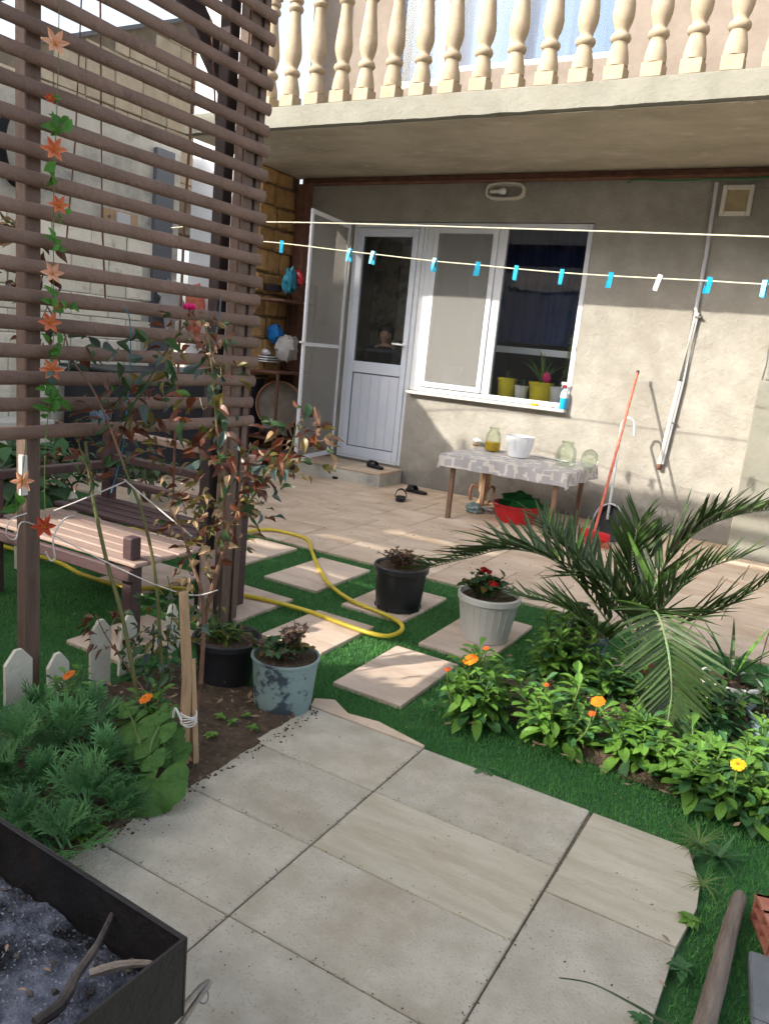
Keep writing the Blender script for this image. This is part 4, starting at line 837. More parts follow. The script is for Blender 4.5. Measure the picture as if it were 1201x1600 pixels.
MB().tube(smooth_path([hd*1.0, hd*1.0+Vector((.03,.01,.05)), hd*1.0+Vector((.09,.02,.03)), hd*.97+Vector((.11,.02,-.06))]), .010, 8).build('grip', M['greypl'], dp)
mt = frame(Vector((0,-.02,.0)), hd, (-.3,-1,.3)); s_ = MB()
N_=18; rim = [(.115*math.cos(a), .20+.13*math.sin(a), 0) for a in [math.pi*i/N_ for i in range(N_+1)]] + [(-.115,.0,0),(.115,.0,0)]
back = [(x*.82, y*.9+.02, -.06) for x, y, z in rim]; n = len(rim)
s_.add([mt@Vector(p) for p in rim+back], [tuple(n+i for i in range(n))] + [(i,(i+1)%n,n+(i+1)%n,n+i) for i in range(n) if i != n-2]); s_.build('scoop', M['darkgrey'], dp)
MB().tube([mt@Vector(p) for p in rim[:N_+2]], .008, 6).build('rim', M['greypl'], dp); 

# sandals
def sandal(label, p, rz, L=.24, worn=False):
    s = thing('sandal', label, 'sandal', tuple(p), 'black sandals by the doorstep', rz=rz); b = MB(); out = []
    for k in range(20):
        t = 2*math.pi*k/20; y = L/2*math.sin(t); w = .045*(1+.18*math.sin(t)) * math.copysign(abs(math.cos(t))**.75, math.cos(t)); out.append((w, y))
    b.add([(x,y,0) for x,y in out]+[(x*1.02,y*1.02,.022) for x,y in out], [tuple(range(20))[::-1], tuple(20+i for i in range(20))]+[(i,(i+1)%20,20+(i+1)%20,20+i) for i in range(20)]); b.build('sole', M['rubber'], s)
    st_ = MB(); vs = []
    for k in range(9):
        a = math.pi*k/8
        for y in (.015,.075): vs.append((.052*math.cos(a), y+.01*math.sin(a), .018+.045*math.sin(a)))
    st_.add(vs, [(k*2,k*2+2,k*2+3,k*2+1) for k in range(8)]); o = st_.build('strap', M['rubber'], s); md = o.modifiers.new('t','SOLIDIFY'); md.thickness = .006; return s
sandal('black sandal standing against the front of the doorstep', at(537,748,2,.012), -.7)
sandal('black sandal lying on top of the doorstep', at(586,731,2,.155), 1.2)
sandal('black sandal lying flat on the paving against the wall', at(650,770,2,.012), 1.45)
s_ = sandal('black sandal on the open paving seen from its toe end', at(625,782,2,.012), .45, .20); s_.scale = (.95,.8,1.5)

# ------------------------------------------------------------------ pots
def pot(label, p, r0, r1, h, m, parent_name='flower_pot', ribs=0, rim=True, soil=.8):
    t = thing(parent_name, label, 'pot', tuple(p))
    pf = [(r0*.98,0),(r0,.006),(r0+(r1-r0)*.3,h*.3),(r0+(r1-r0)*.8,h*.82)]
    pf += [(r1-.002,h*.86),(r1+.007,h*.87),(r1+.008,h*.98),(r1+.004,h),(r1-.004,h),(r1-.008,h*.95),(r0*.95,.015),(.001,.015)] if rim else [(r1,h-.012),(r1+.005,h-.008),(r1+.005,h),(r1-.004,h),(r1-.006,h*.95),(r0*.95,.015),(.001,.015)]
    MB().lathe(pf, n=40, cap=False).build('pot_body', M[m], t)
    if ribs:
        for k in range(ribs):
            a = 2*math.pi*k/ribs; MB().tube([(r0*1.0*math.cos(a),r0*1.0*math.sin(a),.02),((r1-.004)*math.cos(a),(r1-.004)*math.sin(a),h*.80)], .0022, 5).build('rib', M[m], t)
    s = MB(); rs = r0+(r1-r0)*soil-.006; vs = [(0,0,h*soil+.006)]
    for i in range(1,6):
        for j in range(20):
            a = 2*math.pi*j/20; r_ = rs*i/5; vs.append((r_*math.cos(a), r_*math.sin(a), h*soil+uni(-.005,.006)))
    fs = [(0,1+j,1+(j+1)%20) for j in range(20)] + [(1+i*20+j,1+(i+1)*20+j,1+(i+1)*20+(j+1)%20,1+i*20+(j+1)%20) for i in range(4) for j in range(20)]
    s.add(vs, fs); s.build('soil', M['earth'], t); return t, h*soil
def sprig(parent, base, n_st, h, spread, mats, leafL, kind='oval', w=.5, per=9, stem='stem', droop=0.1, name='leaf', sr=.0022, top=False):
    """stems with leaves up their length, in the parent's space"""
    for s in range(n_st):
        a = uni(0, 6.28); lean = uni(.1, 1)*spread; p0 = Vector(base) + Vector((uni(-.3,.3)*spread, uni(-.3,.3)*spread, 0)); d = Vector((math.cos(a)*lean, math.sin(a)*lean, h*uni(.65,1.1)))
        p1 = p0 + d*.5 + Vector((0,0,.1*h)); p2 = p0 + d; pts = smooth_path([p0, p1, p2], 4)
        MB().tube(pts, [sr*(1-.5*i/(len(pts)-1)) for i in range(len(pts))], 5).build('stem', M[stem], parent)
        for k in range(per):
            t = uni(.25,1) if not top else uni(.7,1); q = pts[min(len(pts)-1, int(t*(len(pts)-1)))]; b = uni(0, 6.28); el = uni(-.2,.9)
            dd = Vector((math.cos(b)*math.cos(el), math.sin(b)*math.cos(el), math.sin(el)-droop)); me = leafmesh(name, kind, w, random.choice(mats))
            mw = frame(q, dd, (uni(-.3,.3),uni(-.3,.3),1)); L_ = leafL*uni(.6,1.25); link('leaf', me, parent, mw @ Matrix.Diagonal((L_,L_,L_,1)))
p_, z_ = pot('black plastic pot of dry purple stonecrop standing alone on a stepping tile', at(621,948,2,.012), .118, .138, .235, 'blackpot', soil=.93)
for k in range(12): MB().box((-.006,-.003,0),(.006,.004,.02), mtx=Matrix.Rotation(k*.523,4,'Z') @ Matrix.Translation((.118,0,0.001))).build('foot_notch', M['blackpot'], p_, smooth=False)
sprig(p_, (0,0,z_), 60, .085, .12, ['dryplant','dryplant','rosered','roseolive'], .026, 'oval', .7, 8, 'canebrown', sr=.0018)
p_, z_ = pot('ribbed white plastic pot with a red flowering geranium', at(756,995,2,.012), .115, .145, .225, 'whitepot', ribs=26, soil=.9)
sprig(p_, (-.02,0,z_), 26, .10, .13, ['roseleaf','calendark','roseolive'], .045, 'oval', 1.0, 5, 'stem', sr=.003)
for (fx, fy, fz) in ((.02,-.02,.12),(-.045,.05,.15),(-.06,.04,.16)):
    f = MB(); 
    for k in range(9):
        d = Vector((uni(-1,1),uni(-1,1),uni(-.1,1))).normalized()*.017; f.blob(Vector((fx,fy,z_+fz-.05))+d, (.009,.009,.006), 7, 5, .2, 3, k)
    f.build('flower_head', M['redpetal'], p_); MB().tube([(fx*.5,fy*.5,z_),(fx,fy,z_+fz-.05)], .002, 5).build('flower_stem', M['stem'], p_)
p_, z_ = pot('faded blue green bucket with peeling paint and a dry bushy succulent', at(441,1103,2,.006), .105, .122, .205, 'bluepot', 'flower_bucket', rim=False, soil=.95)
for k in range(7): MB().box((-.007,-.004,0),(.007,.004,.022), mtx=Matrix.Rotation(k*.9+.3,4,'Z') @ Matrix.Translation((.105,0,.001))).build('foot', M['rust'], p_, smooth=False)
sprig(p_, (0,0,z_), 42, .06, .11, ['roseleaf','dryplant','roseolive','calendark'], .032, 'oval', .8, 8, 'canebrown'); sprig(p_, (.02,.01,z_), 20, .13, .06, ['dryplant','rosedry','dryplant'], .022, 'oval', .7, 10, 'canebrown')
p_, z_ = pot('wide black plastic pot with low green weeds behind the wooden stake', at(352,1062,2,.012), .098, .128, .185, 'blackpot', soil=.86)
sprig(p_, (-.02,0,z_), 34, .05, .10, ['roseolive','calen','roseleaf'], .055, 'lance', .25, 5, 'stem')
p_, z_ = pot('pale round plastic pot with a bromeliad right of the palm', at(1131,1108,2,.006), .078, .115, .14, 'whitepot', soil=.9)
def blade(parent, p0, d, L, w, m, curl=.6, name='leaf_blade'):
    """long arching strap leaf with a keel"""
    n = 10; vs = []; p = Vector(p0); d = Vector(d).normalized(); side = d.cross(Vector((0,0,1))); side = side.normalized() if side.length > .1 else Vector((1,0,0))
    for i in range(n+1):
        t = i/n; hw = w*.5*min(1, .5+t*2)*(1-t**2.2)+.0006; up = side.cross(d).normalized(); vs += [p - side*hw + up*hw*.5, p, p + side*hw + up*hw*.5]
        d = (d + Vector((0,0,-curl*L/n*t*3))).normalized(); p = p + d*(L/n)
    b = MB(); b.add(vs, [(i*3+k,i*3+k+1,i*3+k+4,i*3+k+3) for i in range(n) for k in range(2)]); return b.build(name, M[m], parent)
for k in range(8):
    a = k*.8+.2; blade(p_, (0,0,z_), (math.cos(a)*.7, math.sin(a)*.7, 1.0), uni(.22,.36), .022, random.choice(['calendark','palm','calen']), 1.2)
for k in range(9):
    a = uni(0,6.28); L_ = uni(.07,.10); link('leaf', leafmesh('rl','oval',.8,'calendark'), p_, frame((math.cos(a)*.04,math.sin(a)*.04,z_+.01),(math.cos(a),math.sin(a),.35),(0,0,1)) @ Matrix.Diagonal((L_,L_,L_,1)))
p_, z_ = pot('small blue grey pot at the right edge behind the marigolds', at(1192,1160,2,.006), .06, .075, .12, 'bluepot', soil=.9)
sprig(p_, (0,0,z_), 10, .16, .10, ['calendark','roseleaf'], .06, 'oval', .7, 4, 'stem')
p_, z_ = pot('dusty blue plastic pot half hidden behind the marigolds and the palm', at(905,1035,2,.006), .09, .115, .16, 'blue', soil=.9)
sprig(p_, (0,0,z_), 10, .12, .09, ['roseleaf','calendark'], .05, 'oval', .6, 6, 'stem')

# ------------------------------------------------------------------ palm
PB = at(1003,1065,2,.0); palm = thing('palm_plant', 'young date palm with stiff feathery fronds arching over the flower bed', 'palm', tuple(PB))
MB().lathe([(.05,-.02),(.065,.03),(.055,.09),(.03,.15),(.012,.19)], n=14, wob=.1).build('trunk', M['rust'], palm)
LFM = [leaf_mb('lance', .10, 6, b_, .3).mesh('leaflet', M['palm']) for b_ in (.02,.08,.16,.05)]
LF_LIT = [leaf_mb('lance', .10, 6, b_, .3).mesh('leaflet', M['calen']) for b_ in (.05,.12)]  # brighter leaflet copies, sunlight painted into their colour
NLF = [0]
def frond(pts, n, L, fan=.75, upv=(0,0,1), lift=.3, start=.16, lit=0.05, wid=1.0):
    """pts world points of the rib"""
    P = smooth_path(pts, 8); P = [p-PB for p in P]; f = MB().tube(P, [.0075*(1-.8*i/(len(P)-1))+.0012 for i in range(len(P))], 6, flat=.7).build('frond', M['rachis'], palm)
    n = int(n*1.8); L *= 1.28; rest = MB()
    for i in range(n):
        t = start + (1-start)*(i+.5)/n; q = t*(len(P)-1); k = min(int(q), len(P)-2); p = P[k].lerp(P[k+1], q-k); d = (P[k+1]-P[k]).normalized()
        up = Vector(upv); sd_ = d.cross(up).normalized(); nn = sd_.cross(d).normalized()
        for s in (-1, 1):
            ff = fan*(1-.35*t) ; dir_ = (d*uni(.75,1.0) + sd_*s*ff*1.15 + nn*(lift*uni(.3,1.5))).normalized()
            l_ = L*(.55+.45*math.sin(math.pi*min(1,t*1.05+.12)))*uni(.85,1.12)
            me = random.choice(LF_LIT if rnd() < lit else LFM); mw = frame(p, dir_, nn + sd_*s*uni(-.5,.2)) @ Matrix.Diagonal((l_*wid, l_, l_, 1)); NLF[0] += 1
            if NLF[0] <= 300: link('leaflet', me, f, mw)
            else: rest.add([mw @ q_.co for q_ in me.vertices], [tuple(pp.vertices) for pp in me.polygons])
    if rest.v: stuff(rest.build('leaflets', M['palm'], f))
def pl(u, v, y): return at(u, v, 1, y)
c0 = PB + Vector((0,0,.10)); by = PB.y
frond([c0, pl(960,985,by-.05), pl(880,885,by-.12), pl(800,858,by-.12), pl(730,872,by-.1), pl(668,888,by-.05)], 26, .25, .8, lift=.45, start=.22)
frond([c0, pl(975,970,by-.02), pl(925,905,by+.03), pl(880,850,by+.10), pl(845,815,by+.16)], 20, .24, .9, lift=.5, start=.2)
frond([c0, pl(995,985,by-.15), pl(1022,955,by-.38), pl(1042,1010,by-.55), pl(1048,1080,by-.62), pl(1042,1130,by-.64)], 19, .215, 1.1, lift=.12, start=.25, lit=.05, wid=1.0)
frond([c0, pl(1010,960,by), pl(1040,880,by+.05), pl(1090,830,by+.05), pl(1150,805,by), pl(1215,795,by-.06)], 25, .24, .75, lift=.35, start=.22, lit=.12)
frond([c0, pl(1000,970,by+.05), pl(985,900,by+.08), pl(990,850,by+.10), pl(1000,815,by+.12)], 18, .22, .7, lift=.4, start=.25)
frond([c0, pl(1040,985,by-.05), pl(1090,965,by-.05), pl(1150,940,by-.05), pl(1210,900,by-.1)], 10, .2, .5, lift=.3, start=.35)
frond([c0, pl(960,1010,by-.2), pl(920,975,by-.35), pl(870,945,by-.4), pl(810,930,by-.4)], 14, .2, .8, lift=.3, start=.3)
frond([c0, pl(985,980,by-.1), pl(960,930,by-.15), pl(925,900,by-.18), pl(880,900,by-.2)], 14, .2, .9, lift=.5, start=.25)
frond([c0, pl(1015,980,by-.1), pl(1050,930,by-.12), pl(1100,890,by-.12), pl(1160,870,by-.12)], 15, .2, .8, lift=.45, start=.25)
# long stray leaf tip reaching in over the path at the bottom
sl_ = MB(); pts = smooth_path([at(1300,1690,2,.42), at(1120,1625,2,.44), at(1040,1598,2,.43), at(990,1570,2,.41), at(925,1537,2,.40), at(873,1527,2,.40)], 5); n = len(pts); vs = []
for i, p in enumerate(pts):
    t = i/(n-1); hw = .0062*(1-t)**.7+.0004; vs += [p+Vector((.6,.75,0))*hw, p+Vector((0,0,-.002)), p-Vector((.6,.75,0))*hw]
sl_.add(vs, [(i*3+k,i*3+k+1,i*3+k+4,i*3+k+3) for i in range(n-1) for k in range(2)]); o = sl_.build('strap_leaf', M['palm']); tag(o, 'single long pointed green leaf reaching in low over the path tiles', 'leaf')

# ------------------------------------------------------------------ marigolds
def flower(parent, p, r, m, nrm=(-.2,-.5,1)):
    fl = MB(); mt = frame(p, Vector(nrm).orthogonal(), nrm)
    for ring, (n, k, z) in enumerate(((18,1.0,0),(14,.75,.15),(10,.5,.28))):
        for i in range(n):
            a = 2*math.pi*(i+.5*ring)/n + uni(-.08,.08); L_ = r*k*uni(.9,1.08); w = r*.17; c, s = math.cos(a), math.sin(a)
            pts = [(0,0,z*r*.5)]; 
            fl.add([mt@Vector((c*t*L_-s*q*w, s*t*L_+c*q*w, r*(z*.6+h))) for t, q, h in ((.1,-.4,0),(.1,.4,0),(.6,1,.12),(.6,-1,.12),(.97,.6,.06),(.97,-.6,.06))], [(0,1,2,3),(3,2,4,5)])
    o = fl.build('flower', M[m], parent); MB().blob(mt@Vector((0,0,r*.2)), (r*.3,r*.3,r*.18), 10, 6, .1).build('flower_disc', M['disc'], o); return o
def marigold(label, base, R, H, nst, flowers=(), mats=('calen','calen','calen','calen','calendark'), leafL=.078, per=12, grp='marigold plants in the flower bed'):
    t = thing('marigold_plant', label, 'marigold', tuple(base), grp); nst = int(nst*1.9); R *= 1.15; H *= 1.32
    for s in range(nst):
        a = uni(0,6.28); rr = R*math.sqrt(rnd())*.75; p0 = Vector((math.cos(a)*rr*.35, math.sin(a)*rr*.35, -.01)); tip = Vector((math.cos(a)*rr, math.sin(a)*rr, H*uni(.5,1)*(1-.35*(rr/R))))
        pts = smooth_path([p0, p0.lerp(tip,.5)+Vector((0,0,.02)), tip], 4); MB().tube(pts, .0028, 5).build('stem', M['stem'], t)
        for k in range(per):
            u_ = .3+.7*k/per; q = pts[min(len(pts)-1,int(u_*len(pts)))]; b = k*2.4+s+uni(-.3,.3); el = -.1+.9*u_*u_+uni(-.2,.2); L_ = leafL*uni(.75,1.25)*(1.1-.45*u_*u_)
            d = Vector((math.cos(b)*math.cos(el), math.sin(b)*math.cos(el), math.sin(el))); link('leaf', leafmesh('cal','spat',.42,random.choice(mats),7,.25,.2), t, frame(q, d, (uni(-.2,.2),uni(-.2,.2),1)) @ Matrix.Diagonal((L_,L_,L_,1)))
    for k in range(12):   # big lower leaves lying outwards
        a = k*.52+uni(-.2,.2); L_ = leafL*uni(1.2,1.7); d = Vector((math.cos(a),math.sin(a),uni(.0,.45))); link('leaf', leafmesh('low','spat',.36,random.choice(('calen','calendark')),7,.45,.15), t, frame((math.cos(a)*R*.25,math.sin(a)*R*.25,.035), d, (0,0,1)) @ Matrix.Diagonal((L_,L_,L_,1)))
    for (u, v, r, m, yy) in flowers:
        P_ = at(u, v, 1, base.y+yy-.09); p = P_-base; flower(t, p, r, m); pts = smooth_path([Vector((p.x*.5,p.y*.5,.03)), Vector((p.x*.9,p.y*.9,p.z*.6)), p-Vector((0,0,.004))], 4); MB().tube(pts, .0028, 5).build('stem', M['stem'], t)
marigold('leafy marigold nearest the white pot with a large orange bloom', at(742,1125,2,.0), .17, .23, 13, [(735,1031,.030,'orange',.02),(699,1046,.012,'orangered',-.05),(759,1013,.012,'orangered',.06)])
marigold('marigold with two open flowers in front of the drooping palm frond', at(868,1155,2,.0), .20, .20, 15, [(934,1096,.026,'orange',.0),(924,1115,.013,'orangered',-.05),(853,1070,.011,'orangered',.05),(841,1091,.009,'yellow',0)])
marigold('tall marigold without open flowers behind, left of the palm', at(865,1060,2,.0), .19, .26, 14)
marigold('marigold without blooms below the palm frond tip', at(985,1190,2,.0), .15, .15, 10)
marigold('bright marigold clump in full sun at the middle of the bed edge', at(1085,1238,2,.0), .18, .17, 14)
marigold('marigold with the golden yellow bloom at the right edge', at(1155,1275,2,.0), .20, .17, 15, [(1152,1195,.024,'yellow',-.02)])
marigold('dark marigold foliage growing beneath the pale round pot', at(1100,1150,2,.0), .16, .20, 11, (), ('calendark','calendark','calen'))
marigold('marigold clump cut by the right edge, behind the golden bloom', at(1200,1225,2,.0), .18, .2, 11)
marigold('marigold filling the shade under the palm fronds', at(965,1095,2,.0), .17, .2, 11, (), ('calendark','calen'))
# weeds along the path edge
def rosette(label, p, R, n, m, kind='spat', w=.3, el=.25):
    if kind == 'oval': R *= .62; n = int(n*1.6)
    t = thing('weed', label, 'weed', tuple(p), 'weeds along the path edge')
    for k in range(n):
        a = k*2.39+uni(-.3,.3); L_ = R*uni(.6,1.15); link('leaf', leafmesh('ws'+kind,kind,w,m,6,.3,.15), t, frame((0,0,.006),(math.cos(a),math.sin(a),uni(0,el*2)),(0,0,1)) @ Matrix.Diagonal((L_,L_,L_,1)))
rosette('small grey green weed on the turf beside the first far path tile', at(757,1203,2,.012), .055, 9, 'calendark')
rosette('broad leaved weed at the right corner of the lowest big tile', at(1062,1515,2,.012), .06, 16, 'calendark', 'oval', .55)
rosette('low round leaved weed on the right edge of the path', at(1078,1440,2,.012), .05, 14, 'calen', 'oval', .6)
rosette('small weed at the bottom right edge of the path', at(1000,1597,2,.02), .045, 9, 'calendark', 'oval', .6)
rosette('spiky grass tuft at the rounded corner of the path', at(1098,1385,2,.012), .075, 26, 'stem', 'lance', .05, .5)
rosette('wiry olive weed above the rounded path corner', at(1090,1325,2,.012), .09, 40, 'stem', 'lance', .07, .9)
rosette('bushy dark weed between the turf and the marigolds', at(1120,1345,2,.012), .09, 30, 'calendark', 'lance', .16, .7)
for i, (u, v) in enumerate([(330,1150),(362,1130),(385,1120),(345,1122),(395,1140)]):
    rosette(['clover like weed nearest the wooden stake','weed with two round leaves on the soil below the bucket','bright green weed close to the bucket','small weed under the black pot','weed on the soil beside the path corner'][i], at(u,v,2,.03), .04, 6, 'calen', 'oval', .85, .4)
# fallen leaves and petals
lt = MB()
for k in range(150):
    a = uni(0,6.28); p = Vector((uni(-.3,.34), uni(-5.6,-4.66), .05)) if k < 70 else Vector((uni(.75,2.1), uni(-4.5,-3.6), .04)); d = Vector((math.cos(a),math.sin(a),uni(-.1,.3)))*uni(.008,.024); s = Vector((-d.y,d.x,0))*.4
    lt.add([p-d, p+s, p+d, p-s], [(0,1,2,3)])
o = stuff(lt.build('fallen_leaves', M['dryleaf'])); tag(o, 'dry fallen leaves scattered over the soil beds', 'leaves')
for (u, v, L_) in ((1033,1460,.024),(1028,1531,.02)):
    o = link('fallen_leaf', leafmesh('fl','oval',.35,'dryleaf'), None, frame(at(u,v,2,.018), (1,-.35,0), (0,0,1)) @ Matrix.Diagonal((L_,L_,L_,1))); tag(o, 'brown fallen leaf on the corner tile near the joint' if v < 1500 else 'dull fallen leaf by the weed on the lowest tile', 'leaf')
# crumbs and pale flecks on the turf
fk = MB()
for k in range(260):
    p = Vector((uni(-1.6,2.2), uni(-5.2,-2.9), .008)); a = uni(0,3.1); d = Vector((math.cos(a),math.sin(a),0))*uni(.0015,.005); s = Vector((-d.y,d.x,0))*.5; fk.add([p-d, p+s, p+d, p-s, p+Vector((0,0,.002))], [(0,1,4),(1,2,4),(2,3,4),(3,0,4)])
o = stuff(fk.build('crumbs', M['rosedry'])); tag(o, 'pale crumbs and petals littering the turf', 'litter')

# ------------------------------------------------------------------ yellow garden hose
hp = [(-2.6,-4.25),(-1.76,-4.2),(-1.41,-4.25),(-1.12,-4.21),(-.92,-4.06),(-.63,-3.90),(-.28,-3.84),(.01,-3.88),(.15,-3.89),(.225,-3.85),(.245,-3.76),(.19,-3.67),(.06,-3.60),(-.18,-3.55),(-.42,-3.40),(-.66,-3.16),(-.88,-2.92),(-1.05,-2.72),(-1.19,-2.64),(-1.42,-2.68),(-1.5,-2.9),(-1.75,-3.2),(-2.4,-3.6),(-3.0,-3.7)]
o = MB().tube(smooth_path([(x,y,.018+(.006 if k % 3 else 0)) for k,(x,y) in enumerate(hp)], 8), .0115, 10).build('garden_hose', M['hose']); tag(o, 'long yellow garden hose looping over the turf and stepping tiles', 'hose')

# ------------------------------------------------------------------ white picket boards
def picket(label, p, w=.088, h=.235, rz=0, lean=0, grp='white pickets edging the garden bed'):
    t = MB(); q = .014; pts = [(-w/2,0),(w/2,0),(w/2,h-.045),(w*.12,h),(-w*.12,h),(-w/2,h-.045)]; n = 6
    t.add([(0,y,z) for y,z in pts]+[(-q,y,z) for y,z in pts], [tuple(range(n)), tuple(range(n,2*n))[::-1]]+[(i,i+n,(i+1)%n+n,(i+1)%n) for i in range(n)])
    o = t.build('picket', M['picket'], smooth=False); o.location = p; o.rotation_euler = (lean,0,rz); tag(o, label, 'picket', grp)
picket('white picket board left of the near pergola post, tallest in front', (-.36,-5.36,-.01), .10, .25)
picket('white picket board just right of the near pergola post', (-.34,-5.215,-.01), .085, .20, 0, .03)
picket('white picket board standing behind the feathery leaves, left of the rose cane', (-.36,-5.02,-.01), .09, .265)
picket('white picket board right behind the leaning green rose cane', (-.37,-4.885,-.01), .075, .245, 0, -.05)
picket('stained white picket board behind the wooden stake', (-.40,-4.60,-.01), .07, .22, .2, .1)
picket('white picket board cut by the left edge of the photo', (-.36,-5.50,-.01), .10, .24)
for (u,v,lab,h) in ((35,885,'far white picket board beside the post in front of the bench',.26),(115,830,'far white picket board behind the left arm of the bench',.26),(160,815,'far white picket board at the back left corner of the bench',.27),(212,805,'far white picket board seen through the bench back',.26)):
    picket(lab, at(u,v,2,0), .10, h, .4, 0, 'white pickets behind the bench')
# dark leafy shrubs at the far left behind the pergola
def shrub(label, c, r, n, mats, L=.11, kind='oval', w=.55):
    t = thing('shrub', label, 'shrub', tuple(c), 'shrubs along the far wall')
    for k in range(7): MB().tube([(0,0,-.02),(uni(-.3,.3)*r,uni(-.3,.3)*r,r*.6),(uni(-.7,.7)*r,uni(-.7,.7)*r,r*1.3)], [.012,.008,.003], 5).build('branch', M['canebrown'], t)
    for k in range(n):
        d = Vector((uni(-1,1),uni(-1,1),uni(-.2,1.3))); q = Vector((d.x*r*uni(.3,1),d.y*r*uni(.3,1),r*.75+d.z*r*.65)); dd = Vector((d.x,d.y,uni(-.5,.5))); L_ = L*uni(.6,1.3)
        link('leaf', leafmesh('sh'+kind,kind,w,random.choice(mats),5,.3,.15), t, frame(q, dd, (0,0,1)) @ Matrix.Diagonal((L_,L_,L_,1)))
shrub('dark green broad leaved shrub at the left edge behind the near post', (-2.5,-4.05,0), .36, 130, ['hollyhock','roseleaf','calendark'], .17, 'oval', .7)
shrub('dark shrub behind the left arm of the bench', (-2.7,-3.4,0), .30, 120, ['roseleaf','calendark'], .10)
shrub('low dark shrub between the bench and the covered box', (-2.6,-2.7,0), .22, 80, ['roseleaf','palm'], .09)

# ------------------------------------------------------------------ wooden stake and rose bush
stk = thing('wooden_stake', 'split raw wood stake tied to the rose stems at the corner of the bed', 'stake', tuple(at(288,1200,2,0)))
s0 = stk.location
MB().tube([Vector((0,0,-.02)), at(293,1060,1,s0.y+.02)-s0, at(287,925,1,s0.y+.03)-s0], [.0195,.018,.0165], 6).build('pole', M['stake'], stk, smooth=False)
MB().tube([Vector((.03,.02,-.02)), at(303,1100,1,s0.y+.03)-s0, at(302,1030,1,s0.y+.03)-s0], [.013,.012,.008], 5).build('pole', M['stake'], stk, smooth=False)
for k in range(6): 
    z = .155+k*.006; MB().tube([(.024*math.cos(a)+.004, .024*math.sin(a)+.006, z+.004*math.sin(a*2+k)) for a in [i*math.pi/6 for i in range(13)]], .0022, 5).build('string', M['cordwhite'], stk)
MB().tube(smooth_path([(.0,-.02,.17),(-.03,-.02,.20),(-.035,-.02,.13),(-.01,-.02,.11)]), .004, 5).build('knot', M['cordwhite'], stk)

RB = at(270,1095,2,0); rose = thing('rose_bush', 'tall leggy rose bush with bronze leaves and one magenta bloom', 'rose', tuple(RB))
CY = -4.98
def cane(px_, r0, r1, m='cane', y=CY, dy=0.0, thorns=0):
    P = [at(u, v, 1, y + dy*i/(len(px_)-1)) - RB for i, (u, v) in enumerate(px_)]; P = smooth_path(P, 6); n = len(P)
    o = MB().tube(P, [r0+(r1-r0)*i/(n-1) for i in range(n)], 7).build('cane', M[m], rose)
    if thorns:
        th = MB()
        for k in range(thorns):
            i = int(uni(1,n-2)); a = uni(0,6.28); d = Vector((math.cos(a),math.sin(a)*.5,uni(-.3,.1))); q = P[i]; th.tube([q, q+d*(r0*1.0+.006)], [.0032,.0003], 4)
        th.build('thorns', M['rosered'], o)
    return P
cn = []
cn.append(cane([(215,1095),(205,1030),(188,950),(168,880),(150,800),(140,740),(134,690)], .0085, .0060, 'cane', -5.06, .05, 22))
cn.append(cane([(255,1085),(248,960),(240,880),(222,800),(200,745),(185,700)], .0070, .0045, 'cane', -4.95, .03, 14))
cn.append(cane([(297,1145),(312,1080),(318,1000),(326,940),(350,860),(372,800),(383,740),(388,715)], .0090, .0050, 'canebrown', -5.0, .05, 20))
cn.append(cane([(318,1000),(316,930),(300,880),(285,830),(262,790)], .0070, .004, 'canebrown', -5.0, 0, 6))
cn.append(cane([(350,800),(345,740),(338,660),(332,590),(328,540),(318,500)], .0042, .003, 'cane', -4.97, .02))
cn.append(cane([(372,800),(405,765),(438,728),(455,700),(462,668)], .0042, .003, 'cane', -4.95, .02))
cn.append(cane([(185,700),(205,640),(235,590),(262,545),(290,505),(297,485)], .0040, .0025, 'cane', -4.95, 0))
cn.append(cane([(195,730),(165,650),(140,600),(112,560),(100,520),(70,470),(50,400),(30,350)], .0040, .0022, 'canebrown', -5.1, 0))
cn.append(cane([(330,940),(345,880),(352,830),(350,780)], .004, .003, 'canebrown', -4.97, 0))
cn.append(cane([(140,740),(125,700),(120,660)], .003, .002, 'cane', -5.05, 0)); cn.append(cane([(255,1085),(262,1010),(270,950),(262,900)], .003, .002, 'cane', -4.9, 0, 4)); cn.append(cane([(230,1085),(170,1000),(150,960)], .003, .002, 'canebrown', -5.05, 0))
